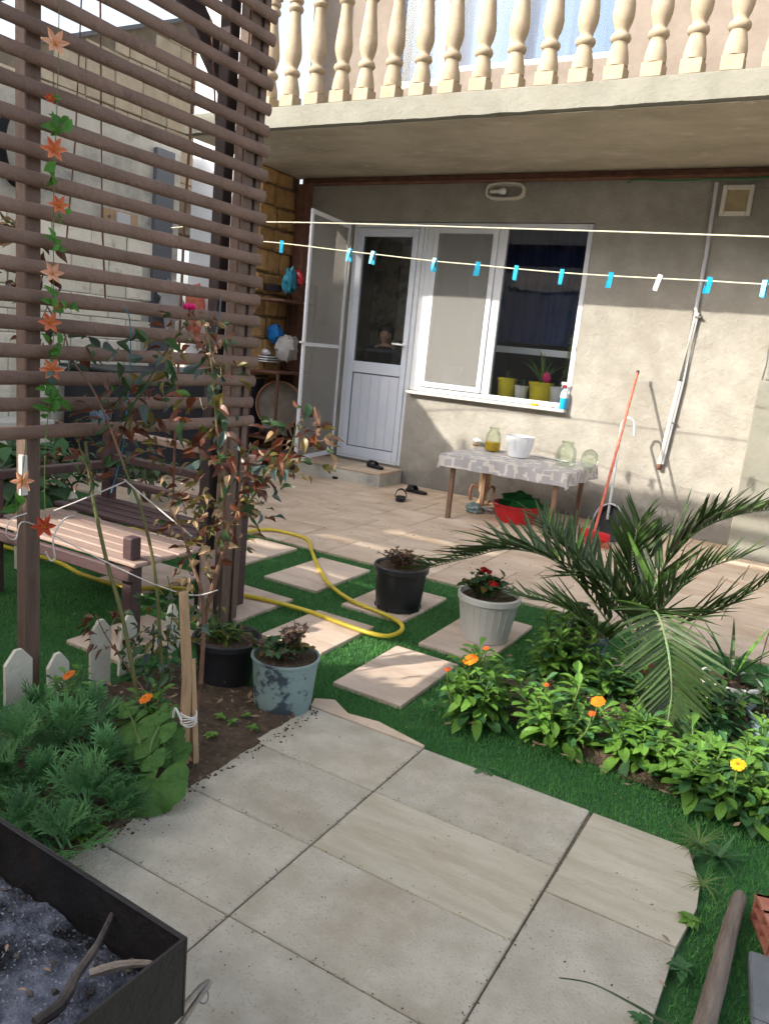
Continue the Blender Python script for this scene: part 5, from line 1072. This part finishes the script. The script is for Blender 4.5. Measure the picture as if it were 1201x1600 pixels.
CL = [ # u, v, radius, leaves, palette, size, y
 (295,525,42,26,'b',.030,-4.95),(262,565,34,16,'g',.045,-4.95),(330,555,34,22,'b',.030,-4.96),(318,640,30,12,'G',.055,-4.97),(345,590,28,12,'g',.045,-4.96),(228,625,34,20,'m',.042,-4.96),
 (190,645,36,22,'r',.036,-5.0),(150,650,36,20,'r',.034,-5.02),(205,690,38,24,'m',.036,-4.98),(140,735,26,16,'r',.036,-5.03),(168,560,34,8,'g',.05,-4.97),(60,395,36,20,'r',.042,-5.1),(25,362,16,14,'d',.034,-5.1),(25,440,22,10,'B',.045,-5.1),(58,445,34,20,'r',.036,-5.1),
 (100,540,40,14,'B',.05,-5.06),(60,520,28,10,'r',.03,-5.08),(345,690,40,20,'m',.045,-4.97),(390,730,36,24,'m',.034,-4.95),(352,760,50,40,'d',.030,-4.97),(290,800,40,38,'d',.028,-4.97),(355,830,38,40,'d',.030,-4.97),(320,850,36,30,'d',.028,-4.98),
 (300,900,26,18,'d',.026,-4.98),(440,695,34,22,'b',.036,-4.94),(478,655,22,10,'r',.034,-4.93),(470,705,40,22,'o',.034,-4.93),(408,790,26,12,'B',.042,-4.94),(436,740,26,12,'B',.036,-4.94),(250,960,40,34,'g',.032,-4.9),(262,1020,40,36,'g',.034,-4.9),
 (170,985,34,22,'r',.03,-5.04),(230,1030,34,26,'g',.034,-4.93),(300,760,40,16,'o',.035,-4.96),(120,690,30,12,'r',.035,-5.04),(260,700,30,8,'o',.032,-4.97),(500,690,14,5,'r',.034,-4.92),(320,960,26,16,'g',.028,-4.97)]
PAL = {'b':['rosered','rosered','rosedry','canebrown','roseleaf'],'g':['roseleaf','roseleaf','roseblue','roseolive'],'G':['calen','roseleaf','roseolive','rosered'],'m':['roseleaf','rosered','roseolive','roseblue','rosered'],'r':['rosered','rosered','canebrown','roseleaf'],'d':['rosedry','rosedry','roseolive','rosered','roseleaf','rosedry'],'B':['roseblue','roseleaf','roseblue','rosered'],'o':['roseolive','rosered','rosedry','roseolive']}
allp = [q for P in cn for q in P]; NL = 0; extra = MB()
for (u, v, R_, n, pal, L_, y) in CL:
    c = at(u, v, 1, y) - RB; rr = R_/FPX*2.85; 
    n = int(n*1.3); near = min(allp, key=lambda q: (q-c).length)
    MB().tube(smooth_path([near, near.lerp(c,.5)+Vector((0,0,.01)), c, c+Vector((uni(-1,1),uni(-1,1),1))*rr*.5], 3), .0018, 4).build('twig', M['cane' if pal in 'gGB' else 'canebrown'], rose)
    for k in range(n):
        d = Vector((uni(-1,1),uni(-1,1),uni(-1,1))); 
        if d.length > 1: d.normalize()
        q = c + d*rr; dd = Vector((d.x+uni(-.6,.6), d.y+uni(-.6,.6), uni(-1,.5))); l_ = L_*uni(.6,1.3)*1.35; m = random.choice(PAL[pal])
        if NL < 300 or n < 12: link('leaf', leafmesh('ro','oval',.55,m,6,.35,.3,.02), rose, frame(q, dd, (uni(-1,1),uni(-1,1),uni(0,1))) @ Matrix.Diagonal((l_*uni(.6,1),l_,l_,1))); NL += 1
        else:
            me = leafmesh('ro','oval',.55,m,6,.35,.3,.02); EX = globals().setdefault('EXD', {}).setdefault(m, MB()); mw = frame(q, dd, (uni(-1,1),uni(-1,1),uni(0,1))) @ Matrix.Diagonal((l_*uni(.6,1),l_,l_,1))
            EX.add([mw @ w_.co for w_ in me.vertices], [tuple(pp.vertices) for pp in me.polygons])
for m, e in EXD.items(): stuff(e.build('small_leaves', M[m], rose))
f = MB(); fc = at(296,482,1,-4.95)-RB
for k in range(26):
    a = k*2.399; r_ = .019*math.sqrt((k+1)/26); el = 1.2-.9*(k/26); d = Vector((math.cos(a)*math.cos(el), math.sin(a)*math.cos(el), math.sin(el))); f.blob(fc+d*r_*.8, (.010,.010,.009), 7, 5, .15, 3, k)
f.build('rose_bloom', M['pink'], rose); MB().lathe([(.002,-.03),(.006,-.018),(.003,-.012)], tuple(fc), 8).build('calyx', M['rosered'], rose)
f = MB(); fc = at(16,358,1,-5.1)-RB
for k in range(18):
    a = k*2.4; l_ = .035; me = leaf_mb('oval',.6,5,.5,.3); mw = frame(fc, (math.cos(a),math.sin(a)*.6,uni(-.4,1)), (0,0,1)) @ Matrix.Diagonal((l_,l_,l_,1)); f.add([mw@Vector(w_) for w_ in me.v], me.f)
f.build('withered_bloom', M['rosedry'], rose)
# strings round the rose and the post
o = MB().tube(smooth_path([at(85,798,1,-5.1),at(150,772,1,-5.04),at(192,754,1,-4.97),at(198,752,1,-4.97),at(203,757,1,-4.97),at(300,838,1,-4.97)], 2), .0028, 6).build('string', M['cordwhite']); tag(o, 'white string stretched from the near post to the rose canes', 'string')
o = MB().tube(smooth_path([at(42,802,0,-.42),at(18,812,0,-.40),at(10,835,0,-.40),at(25,842,0,-.41),at(38,815,0,-.42),at(95,842,1,-5.12),at(170,880,1,-5.05),at(240,912,1,-5.0),at(300,930,1,-5.02),at(340,922,1,-5.0)], 6), .0022, 6).build('string', M['cordwhite']); tag(o, 'thin white string looping round the near post and sagging to the stake', 'string')
o = MB().tube(smooth_path([at(72,862,0,-.42),at(78,875,0,-.42),at(86,872,0,-.41),at(84,840,0,-.42),at(100,812,1,-5.12),at(118,805,1,-5.1)], 6), .003, 6).build('string', M['cordwhite']); tag(o, 'short loose end of white cord hanging at the near post', 'string')
o = MB().tube(smooth_path([at(195,480,0,-.40),at(203,500,0,-.40),at(204,560,0,-.40),at(200,620,0,-.4),at(192,700,0,-.4),at(174,770,0,-.4)], 6), .0022, 5).build('ribbon', M['tealbag']); tag(o, 'thin pale blue ribbon hanging from a slat in the middle of the screen', 'ribbon')
o = MB().tube(smooth_path([at(345,462,0,-.405),at(343,490,0,-.40),at(338,520,0,-.40),at(332,560,0,-.40)], 6), .0045, 5).build('cord', M['gasket']); tag(o, 'black cord knotted to a slat beside the far post', 'cord')

# ------------------------------------------------------------------ garland of fabric lilies down the near post
gl = thing('lily_garland', 'hanging garland of orange fabric lilies with plastic leaves beside the near post', 'garland', (-.39,-5.18,1.6)); GO = gl.location.copy()
MB().tube(smooth_path([at(u,v,0,-.385)-GO for u,v in ((93,-20),(92,60),(90,150),(86,250),(84,330),(84,420),(84,520),(80,600),(72,690),(70,760),(72,820))], 6), .0016, 5).build('wire', M['stem'], gl)
def lily(u, v, r, m, nrm=(1,-.6,.25), n=6):
    c = at(u, v, 0, -.37) - GO; z = Vector(nrm).normalized(); x = z.orthogonal().normalized(); y = z.cross(x); f = MB()
    for k in range(n):
        a = 2*math.pi*k/n+.3; d = x*math.cos(a)+y*math.sin(a); b = leaf_mb('oval',.40,7,-.25 if k%2 else -.1,.35); mw = frame(c, d+z*.35, z) @ Matrix.Diagonal((r,r,r,1)); f.add([mw@Vector(w_) for w_ in b.v], b.f)
    o = f.build('lily', M[m], gl)
    for k in range(4): a = k*1.6; MB().tube([c, c+(z*.8+x*math.cos(a)*.35+y*math.sin(a)*.35)*r*.5], .0012, 4).build('stamen', M['yellow'], o)
for (u,v,r,m) in ((86,70,.048,'lilypeach'),(84,236,.046,'lily'),(92,322,.038,'lily'),(82,428,.042,'lilypeach'),(78,505,.042,'lily'),(80,578,.044,'lily'),(35,752,.042,'lilypeach'),(68,822,.048,'lilyred'),(78,155,.022,'lilyred'),(88,478,.018,'lilyred')): lily(u,v,r,m)
for (u,v,n,L_) in ((92,196,6,.05),(74,276,5,.045),(88,160,3,.03),(90,382,5,.035),(88,468,6,.04),(84,545,9,.04),(78,600,7,.042),(90,622,7,.045),(80,640,5,.04),(30,785,4,.045),(93,340,3,.03),(108,478,3,.035)):
    c = at(u, v, 0, -.375)-GO
    for k in range(n):
        d = Vector((uni(-.2,.5),uni(-1,1),uni(-.8,.9))); l_ = L_*uni(.8,1.2); link('leaf', leafmesh('fk','oval',.55,'fakeleaf',5,.3,.25), gl, frame(c+Vector((0,uni(-.02,.02),uni(-.02,.02))), d, (1,0,.2)) @ Matrix.Diagonal((l_,l_,l_,1)))
MB().blob(at(82,590,0,-.36)-GO, (.006,.022,.024), 12, 8, .05).build('disc_leaf', M['roseblue'], gl)
MB().tube(smooth_path([at(u,v,0,-.36)-GO for u,v in ((40,690),(38,720),(35,750),(33,800))],4), .0014, 5).build('wire', M['stem'], gl)
o = MB().box((-.02,-.012,0),(.0,.012,.14), bev=.003, jit=.003).build('bark_strip', M['whitepot']); o.location = at(40,775,0,-.46); tag(o, 'pale split strip of wood standing against the near post', 'strip')

# ------------------------------------------------------------------ feathery foliage, broad leaves and marigolds in the left bed
def feather_leaf():
    b = MB(); 
    def strip(p, d, L, w, n=3):
        side = Vector((-d.y, d.x, 0)).normalized(); vs = []
        for i in range(n+1):
            t = i/n; q = p + d*L*t + Vector((0,0,-.10*L*t*t)); hw = w*(1-t*.75); vs += [q-side*hw, q+side*hw]
        b.add(vs, [(i*2,i*2+1,i*2+3,i*2+2) for i in range(n)])
    strip(Vector((0,0,0)), Vector((0,1,.05)), .9, .030, 5)
    for k in range(5):
        t = .32+.6*k/5
        for s in (-1, 1):
            a = math.radians(38+8*math.sin(k)); d = Vector((s*math.sin(a), math.cos(a), uni(-.1,.35))); L_ = .42*(1-.5*abs(t-.5)); p = Vector((0,.9*t,.04*t-.08*t*t)); strip(p, d, L_*1.2, .034, 2)
            for s2 in (-1, 1):
                a2 = a*s + s2*.6; strip(p+d*L_*.5, Vector((math.sin(a2), math.cos(a2), uni(-.1,.3))), L_*.5, .036, 1)
    return b.mesh('feather_leaf', M['feather2' if rnd() < .3 else 'feather'])
FM = [feather_leaf() for _ in range(8)]
def feathery(label, p, R, n):
    t = thing('feathery_plant', label, 'plant', tuple(p), 'feathery plants in the left bed')
    n = 20; R *= .92
    for k in range(n):
        lvl = rnd(); a = k*2.399+uni(-.2,.2); el = .1+1.25*lvl; d = Vector((math.cos(a)*math.cos(el), math.sin(a)*math.cos(el), math.sin(el))); L_ = R*uni(.75,1.15)*(1.05-.3*lvl); q = Vector((uni(-.02,.02), uni(-.02,.02), .02+.5*R*lvl))
        link('feather_leaf', random.choice(FM), t, frame(q, d, (0,0,1)) @ Matrix.Diagonal((L_,L_,L_,1)))
FP = [(30,1160,.14,'feathery plant in front of the leftmost picket'),(105,1150,.15,'feathery plant just below the near orange marigold bloom'),(165,1180,.12,'feathery plant beside the big round leaves'),(60,1230,.15,'feathery plant in the middle of the left edge of the bed'),(130,1250,.14,'densest feathery plant in the centre of the left bed'),
 (185,1245,.10,'feathery plant closest to the path corner'),(20,1300,.12,'feathery plant at the left edge above the black grill'),(100,1305,.12,'feathery plant right above the rim of the black grill'),(150,1115,.13,'feathery plant behind, touching the rose cane'),(5,1210,.13,'feathery plant cut by the left edge of the photo'),(60,1110,.13,'feathery plant in front of the near post')]
for u, v, R_, lab in FP: feathery(lab, at(u, v+38, 2, .03), R_*1.05, 60)
def broad_leaf(n=28, rings=5):
    b = MB(); vs = [(0,0,0)]
    for i in range(1, rings+1):
        t = i/rings
        for j in range(n+1):
            a = -math.pi*.92 + 2*math.pi*.92*j/n; rr = t*(1+.07*math.cos(a*5)+.03*math.sin(a*13)*t)*(.5); 
            z = .05*math.cos(a*5)*t*t - .10*t*t + .02*math.sin(a*9+i)
            vs.append((rr*math.sin(a), rr*math.cos(a)+.05, z))
    fs = [(0,1+j,2+j) for j in range(n)] + [(1+(i-1)*(n+1)+j, 1+i*(n+1)+j, 2+i*(n+1)+j, 2+(i-1)*(n+1)+j) for i in range(1,rings) for j in range(n)]
    return b.add(vs, fs)
HB = at(225,1235,2,.02); hh = thing('hollyhock', 'low hollyhock with large round soft green leaves at the path edge', 'plant', tuple(HB))
for (u,v,z,L_,nx_,ny_) in ((198,1132,.13,.105,-.3,-.5),(235,1135,.15,.075,.1,-.4),(222,1180,.10,.06,.3,-.6),(245,1150,.11,.09,.5,-.5),(258,1170,.08,.075,.4,-.3),(230,1218,.06,.13,.2,-.8),(185,1105,.15,.05,0,-.5),(248,1110,.16,.05,.2,-.5),(205,1160,.11,.09,-.4,-.6)):
    u += 14; L_ *= 1.45; c = at(u,v,2,z+.02)-HB; me = broad_leaf().mesh('leaf', M['hollyhock']); d = Vector((uni(-.5,.5), -.6, -.35)); o = link('leaf', me, hh, frame(c, d, (nx_,ny_,1.0)) @ Matrix.Diagonal((L_,L_,L_,1)))
    MB().tube(smooth_path([Vector((0,0,0)), Vector((c.x*.4,c.y*.4,c.z*.8)), c], 4), .0025, 5).build('leaf_stalk', M['stem'], hh)
marigold('marigold with one orange bloom in front of the second picket', at(112,1120,2,.02), .10, .15, 7, [(108,1055,.022,'orange',.0)], ('calendark','calen'), .05, 8, 'marigolds in the left bed')
marigold('marigold with one ragged orange bloom beside the green rose cane', at(225,1140,2,.02), .09, .14, 6, [(228,1092,.024,'orange',.0)], ('calendark','calen'), .05, 8, 'marigolds in the left bed')
rosette('plain long leaved plant at the left edge of the bed', at(12,1300,2,.03), .17, 12, 'calen', 'lance', .16, .8)
rosette('plant with a broad smooth leaf at the corner above the grill', at(55,1330,2,.03), .09, 7, 'calendark', 'oval', .5, .5)
rosette('yellowing leafy weed between feathery plant and path', at(178,1215,2,.04), .05, 8, 'roseolive', 'oval', .6, .5)
for i, (u, v, R_) in enumerate(((150,1300,.045),(175,1280,.04),(125,1310,.04),(200,1265,.035),(180,1258,.05))):
    rosette(['bright creeping weed at the lower corner of the bed','creeping weed against the second path tile','creeping weed above the grill rim','small creeping weed under the round leaf','round leaved weed beside the white label stick'][i], at(u,v,2,.03), R_, 16, 'calen', 'oval', .8, .5)
o = MB().box((-.012,-.002,0),(.012,.002,.11), bev=.001).build('plant_label', M['log'], smooth=False); o.location = at(120,1285,2,.0); o.rotation_euler = (.1,.05,.6); tag(o, 'small grey label stick pushed into the bed among feathery leaves', 'label stick')

# ------------------------------------------------------------------ grill with ash in the lower left corner
GO_ = Vector((.72, -6.42, 0)); gr = thing('charcoal_grill', 'black sheet steel charcoal grill full of ash in the lower left corner', 'grill', tuple(GO_), rz=math.radians(-1.5))
gx0, gx1, gy0, gy1, gz0, gz1 = -.95, .545, -.30, .165, .485, .60
MB().box((gx0,gy1-.004,gz0),(gx1,gy1,gz1),jit=.001).build('side_panel', M['ironpan'], gr, smooth=False); MB().box((gx0,gy0,gz0),(gx1,gy0+.004,gz1)).build('side_panel', M['ironpan'], gr, smooth=False)
MB().box((gx1-.004,gy0+.0045,gz0),(gx1-.0002,gy1-.0045,gz1+.0012)).build('end_panel', M['ironpan'], gr, smooth=False); MB().box((gx0,gy0+.0045,gz0),(gx0+.004,gy1-.0045,gz1)).build('end_panel', M['ironpan'], gr, smooth=False)
MB().box((gx0+.005,gy0+.005,gz0),(gx1-.005,gy1-.005,gz0+.004)).build('pan', M['ironpan'], gr, smooth=False)
MB().box((gx0,gy1-.009,gz1-.001),(gx1-.001,gy1-.0045,gz1+.0008)).build('rim', M['ironpan'], gr, smooth=False)
for x in (gx0+.06, gx1-.07):
    for y in (gy0+.03, gy1-.03): MB().tube([(x,y,gz0),(x+(.03 if x > 0 else -.03),y,.0)], .011, 8).build('leg', M['ironpan'], gr)
nx, ny = 150, 66; vs = []
for i in range(nx+1):
    for k in range(ny+1):
        x = gx0+.006+(gx1-gx0-.012)*i/nx; y = gy0+.006+(gy1-gy0-.012)*k/ny
        z = .525+.020*mnoise.noise(Vector((x*5,y*6,1)))+.012*mnoise.noise(Vector((x*19,y*19,4)))+.007*mnoise.noise(Vector((x*60,y*60,2)))+.004*mnoise.noise(Vector((x*140,y*140,2))); z -= .02*max(0, (x-.42)/.12)*0 + .018*max(0,1-(gy1-y)/.05)
        vs.append((x,y,z))
a_ = MB(); a_.add(vs, [(i*(ny+1)+k,(i+1)*(ny+1)+k,(i+1)*(ny+1)+k+1,i*(ny+1)+k+1) for i in range(nx) for k in range(ny)]); o = stuff(a_.build('ash', M['ash'])); o.location = GO_; o.rotation_euler = (0,0,math.radians(-1.5)); tag(o, 'blue grey ash and black charcoal filling the grill', 'ash')
ch = MB()
for k in range(420):
    x = uni(gx0+.3,gx1-.03); y = uni(gy0+.02,gy1-.03); r_ = uni(.002,.008) ; ch.blob((x,y,.527+uni(-.010,.008)), (r_,r_*uni(.5,1),r_*.6), 5, 3, .5, 2, k)
o = stuff(ch.build('charcoal', M['char'], smooth=False)); o.location = GO_; tag(o, 'small lumps of charcoal lying on the ash', 'charcoal')
o = MB().tube(smooth_path([at(178,1425,2,.565),at(150,1480,2,.56),at(120,1525,2,.555),at(95,1570,2,.55),at(55,1600,2,.55)], 5), [.0045]*6+[.006]*6+[.0075]*9, 8).build('burnt_stick', M['char']); tag(o, 'burnt stick lying across the ash, charred at its upper end', 'stick')
o = MB().tube(smooth_path([at(240,1505,2,.56),at(190,1508,2,.56),at(140,1522,2,.557)], 5), [.002,.004,.0045,.005,.005,.0055,.006,.006,.006,.0055,.005], 7).build('burnt_stick', M['bare']); tag(o, 'short pale twig near the right end of the grill', 'stick')
for i,(u,v) in enumerate(((12,1475),(68,1513),(28,1545))):
    o = link('scrap', leafmesh('fl','oval',.5,'dryleaf'), None, frame(at(u,v,2,.56),(1,uni(-1,1),.2),(0,0,1)) @ Matrix.Diagonal((.012,.012,.012,1))); tag(o, ['curled brown leaf on the ash at the left edge of the photo','brown leaf on the ash beside the burnt stick','brown leaf low in the grill'][i], 'leaf')
tg = thing('tongs', 'pair of metal tongs hanging under the end of the grill', 'tongs', tuple(at(300,1550,2,.42))); T0 = tg.location.copy()
def fl_bar(pts, w, name): MB().tube([at(u,v,2,z)-T0 for u,v,z in pts], w, 6, flat=.35).build(name, M['steel'], tg)
fl_bar(((240,1610,.44),(290,1568,.43),(315,1540,.42),(328,1532,.42)), .0045, 'arm'); fl_bar(((280,1605,.43),(303,1570,.42),(322,1545,.42),(329,1533,.42)), .0045, 'arm')
MB().tube([at(318+8*math.cos(a),1556+12*math.sin(a),2,.42)-T0 for a in [i*math.pi/8 for i in range(17)]], .0012, 5, cap=False).build('ring', M['steel'], tg)

# ------------------------------------------------------------------ log, hollow brick, pavers at the lower right
o = MB().tube(smooth_path([at(1156,1396,2,.035),at(1140,1450,2,.035),at(1122,1520,2,.035),at(1100,1600,2,.035),at(1078,1680,2,.035)], 6), [.010,.017,.019,.0195,.019,.020,.020,.0195,.0205,.021,.021,.021,.022,.022,.022,.022,.022,.022,.022,.022,.022,.022,.022,.022,.022], 12).build('pole', M['log']); tag(o, 'weathered grey wooden pole lying on the turf at the lower right', 'pole')
hb = thing('hollow_brick', 'red hollow clay brick at the right edge of the turf', 'brick', tuple(at(1199,1476,2,.0)), rz=.35)
b = MB()
for k in range(4): b.box((-.02+.0,-.11+k*.062,0),(.16,-.10+k*.062,.075))
for z in (0,.033,.066): b.box((-.019,-.1095,z),(.16,.0855,z+.009))
b.build('brick_body', M['hollowbrick'], hb, smooth=False)
pv = thing('paving_slab', 'dark grey paving slabs stacked at the lower right corner', 'paver', tuple(at(1166,1500,2,.0)), rz=.12)
for k in range(3): MB().box((-.0,-.64+k*.215,0),(.36,-.43+k*.215,.03), bev=.005, jit=.001).build('slab', M['paver'], pv, smooth=False)

# ------------------------------------------------------------------ plants on the window sill, spray bottle, person
def wpot(label, u, v0, v1, w, m, name='window_pot'):
    p = at(u, v0, 1, .20); top = at(u, v1, 1, .20); h = top.z-.966; sc = 1210/7.3; r = w/2/sc
    p.z = .966; t = thing(name, label, 'pot', tuple(p)); MB().lathe([(r*.78,0),(r*.82,.004),(r*.97,h*.85),(r*1.04,h*.86),(r*1.05,h),(r*.98,h),(r*.9,h*.85),(.001,h*.84)], n=24, cap=False).build('pot_body', M[m], t); return t, h*.85, r
t, h, r = wpot('white round pot with a bare stem behind the screened sash', 702, 592, 571, 37, 'white'); 
MB().tube(smooth_path([(0,0,h),(.0,0,h+.1),(.02,0,h+.2),(.0,0,h+.26)]), .004, 5).build('stem', M['stem'], t); sprig(t, (.0,0,h+.18), 5, .06, .08, ['calen'], .07, 'lance', .2, 3); sprig(t, (.08,0,h), 5, .08, .05, ['calen'], .04, 'oval', .5, 3)
t, h, r = wpot('yellow pot with a single leaf at the left of the navy pane', 789, 618, 590, 30, 'yellowpot'); sprig(t, (0,0,h), 3, .07, .06, ['calen'], .08, 'oval', .3, 2)
t, h, r = wpot('small white pot with a bushy plant between two yellow pots', 812, 622, 602, 22, 'white'); sprig(t, (0,0,h), 12, .07, .06, ['calen','calendark'], .04, 'oval', .45, 5)
t, h, r = wpot('larger yellow pot with arching strap leaves on the sill', 842, 628, 597, 38, 'yellowpot')
for k in range(11):
    a = k*2.4; blade(t, (0,0,h), (math.cos(a)*.9, math.sin(a)*.3, 1.2 if k else 2), uni(.22,.40), .040, 'calen', 2.0)
t, h, r = wpot('pale pot with a tall trailing succulent at the right of the pane', 868, 632, 604, 24, 'white')
for q in range(3):
    pts = smooth_path([(.03*q,0,h),(.04+.02*q,0,h+.2),(.05+.01*q,0,h+.42),(.06,.0,h+.5)]); MB().tube(pts, .004, 5).build('stem', M['stem'], t)
    for k in range(22):
        p = pts[int(k*len(pts)/22)]; a = k*2.4; l_ = .032; link('leaf', leafmesh('su','oval',.5,'calen'), t, frame(p,(math.cos(a),math.sin(a)*.5,.4),(0,0,1)) @ Matrix.Diagonal((l_,l_,l_,1)))
t = blobthing('ornament', 'small pink and white ornament between the plants on the sill', 'ornament', at(853,590,1,.16), (.035,.02,.05), 'pink', .2, 3)
sp_ = thing('spray_bottle', 'spray bottle with blue liquid and a white and red trigger on the outer sill', 'bottle', (at(878,640,1,-.035).x, -.036, .955))
MB().lathe([(.030,0),(.033,.006),(.033,.13),(.028,.15),(.012,.175),(.011,.19)], n=20).build('bottle_body', M['bluespray'], sp_)
MB().lathe([(.0336,.10),(.0336,.132),(.0288,.152),(.0126,.176)], n=20, cap=False).build('shoulder', M['white'], sp_); MB().lathe([(.014,.188),(.015,.212)], n=14).build('collar', M['red'], sp_)
MB().box((-.038,-.012,.213),(.022,.012,.240), bev=.006).build('spray_head', M['white'], sp_, smooth=False); MB().tube([(-.026,0,.213),(-.034,0,.195),(-.028,0,.175)], .004, 6).build('trigger', M['white'], sp_)
o = MB().box((-.03,-.018,0),(.03,.018,.022), bev=.004).build('sponge', M['yellow'], smooth=False); o.location = (at(834,634,1,-.035).x, -.036, .955); tag(o, 'yellow sponge on the outer sill', 'sponge')
o = MB().box((-.02,-.015,0),(.02,.015,.03), bev=.003).build('small_box', M['cream'], smooth=False); o.location = (at(858,638,1,-.035).x, -.036, .955); tag(o, 'tiny pale box between sponge and spray bottle', 'box')

def person():
    base = Vector((-2.43, .42, .171)); t = thing('person', 'person with dark tied hair in a black shirt standing behind the door glass', 'person', tuple(base)); t.rotation_euler = (0,0,.50); t.scale = (.96,.96,.87)
    V = [(0,0,.92),(0,0,1.08),(0,0,1.24),(0,0,1.335),(0,.0,1.39),(.0,-.005,1.43),
         (.15,0,1.30),(.20,.02,1.06),(.21,-.05,.84),(.21,-.08,.76),(-.15,0,1.30),(-.20,.02,1.06),(-.21,-.05,.84),(-.21,-.08,.76),
         (.085,0,.86),(.09,0,.48),(.09,.02,.09),(.095,-.1,.04),(-.085,0,.86),(-.09,0,.48),(-.09,.02,.09),(-.095,-.1,.04)]
    E_ = [(0,1),(1,2),(2,3),(3,4),(4,5),(3,6),(6,7),(7,8),(8,9),(3,10),(10,11),(11,12),(12,13),(0,14),(14,15),(15,16),(16,17),(0,18),(18,19),(19,20),(20,21)]
    R_ = [.13,.115,.125,.085,.042,.045,.05,.040,.027,.03,.05,.040,.027,.03,.085,.055,.038,.035,.085,.055,.038,.035]
    me = bpy.data.meshes.new('body'); me.from_pydata(V, E_, []); o = link('body', me, t); md = o.modifiers.new('skin','SKIN'); md.use_smooth_shade = True
    for i, r in enumerate(R_): me.skin_vertices[0].data[i].radius = (r, r*.72 if i < 4 else r)
    me.skin_vertices[0].data[0].use_root = True; o.modifiers.new('s','SUBSURF').levels = 2; o.modifiers['s'].render_levels = 2; me.materials.append(M['skin'])
    # shirt
    MB().lathe([(.17,.95),(.155,1.08),(.165,1.24),(.15,1.32),(.085,1.36),(.062,1.365)], n=24, cap=False, mtx=Matrix.Diagonal((1.12,.78,1,1))).build('shirt', M['shirt'], t)
    for s in (-1,1): MB().tube([(.10*s,0,1.315),(.16*s,.0,1.30),(.195*s,.01,1.18),(.205*s,.02,1.08)], [.06,.072,.066,.06], 12, cap=False).build('sleeve', M['shirt'], t)
    MB().lathe([(.16,.93),(.165,.86),(.12,.80)], n=20, cap=False, mtx=Matrix.Diagonal((1.1,.85,1,1))).build('trousers', M['shirt'], t)
    for s in (-1,1): MB().tube([(.085*s,0,.88),(.09*s,0,.48),(.09*s,.02,.07)], [.10,.075,.06], 12).build('trouser_leg', M['shirt'], t)
    # head
    h = MB(); n, m = 28, 22; c = Vector((0,-.01,1.50)); vs = []
    for i in range(m+1):
        ph = math.pi*i/m
        for j in range(n):
            a = 2*math.pi*j/n; x, y, z = math.sin(ph)*math.cos(a), math.sin(ph)*math.sin(a), math.cos(ph)
            X, Y, Z = x*.073, y*.088, z*.112
            if z < 0: X *= 1-.32*(-z)**1.5; Y *= 1-.12*(-z)
            if y < 0:
                g = math.exp(-(x/.16)**2)*math.exp(-((z+.12)/.2)**2); Y -= .017*g            # nose
                for s in (-1,1): Y += .010*math.exp(-((x-.36*s)/.17)**2)*math.exp(-((z-.08)/.13)**2)   # eye sockets
                Y -= .006*math.exp(-(x/.28)**2)*math.exp(-((z+.48)/.08)**2)                  # lips
            vs.append(c+Vector((X,Y,Z)))
    h.add(vs, [(i*n+j,(i+1)*n+j,(i+1)*n+(j+1)%n,i*n+(j+1)%n) for i in range(m) for j in range(n)]); h.build('head', M['skin'], t)
    for s in (-1,1):
        MB().blob((.027*s,-.079,1.508),(.011,.007,.006),10,6,0).build('eye', M['hair'], t); MB().tube([(.012*s,-.092,1.524),(.028*s,-.091,1.528),(.043*s,-.080,1.523)],[.002,.0026,.0015],5).build('eyebrow', M['hair'], t); MB().blob((.073*s,.0,1.495),(.008,.014,.022),8,6,.1).build('ear', M['skin'], t)
    MB().tube([(-.022,-.089,1.447),(0,-.095,1.449),(.022,-.089,1.447)],[.002,.005,.002],6).build('mouth', M['redhandle'], t)
    MB().blob((0,.006,1.548),(.090,.096,.088),22,14,.04,3,3).build('hair', M['hair'], t); MB().blob((.02,.10,1.50),(.05,.05,.06),12,8,.1).build('hair_bun', M['hair'], t)
    for s in (-1,1): MB().blob((.070*s,-.012,1.515),(.020,.05,.065),10,8,.1,3,s+5).build('hair_lock', M['hair'], t)
    # hands
    for s in (-1,1):
        hnd = MB(); hnd.blob((.212*s,-.085,.735),(.018,.034,.042),10,8,.05)
        for k in range(4): hnd.tube([(.212*s,-.108+k*.016,.71),(.212*s,-.112+k*.016,.67),(.208*s,-.106+k*.016,.645+abs(k-1.4)*.006)],[.0085,.008,.006],6)
        hnd.tube([(.205*s,-.105,.75),(.20*s,-.13,.725),(.20*s,-.135,.70)],[.010,.009,.007],6); hnd.build('hand', M['skin'], t)
person()

# grit and small dark specks on the path, irregular dirt along its joints
gt = MB()
for k in range(900):
    if rnd() < .45: y = random.choice(rows) + uni(-.012,.012); x = uni(.4,1.72)
    elif rnd() < .5: x = random.choice((.84,1.42)) + uni(-.012,.012); y = uni(-6.3,-4.7)
    else: x = uni(.4,1.72); y = uni(-6.3,-4.7)
    r_ = uni(.0008,.0028); gt.blob((x,y,.0145), (r_,r_*uni(.5,1),r_*.5), 5, 3, .4, 2, k)
for k in range(260):
    x = uni(-2.4,1.2); y = uni(-2.7,-.1); r_ = uni(.0015,.005); gt.blob((x,y,.011), (r_,r_*uni(.5,1),r_*.5), 5, 3, .4, 2, k)
o = stuff(gt.build('grit', M['earth'])); tag(o, 'dark grit and crumbs of soil scattered over the paving', 'grit')
# feathered soil spilling on to the path edge
sp2 = MB()
for k in range(170):
    x = .39 + abs(random.gauss(0,.022)); y = uni(-5.7,-4.68); r_ = uni(.001,.005); sp2.blob((x,y,.013), (r_,r_,r_*.6), 5, 3, .4, 2, k)
o = stuff(sp2.build('spilled_soil', M['earth'])); tag(o, 'soil crumbs spilled from the bed on to the left edge of the path', 'soil')
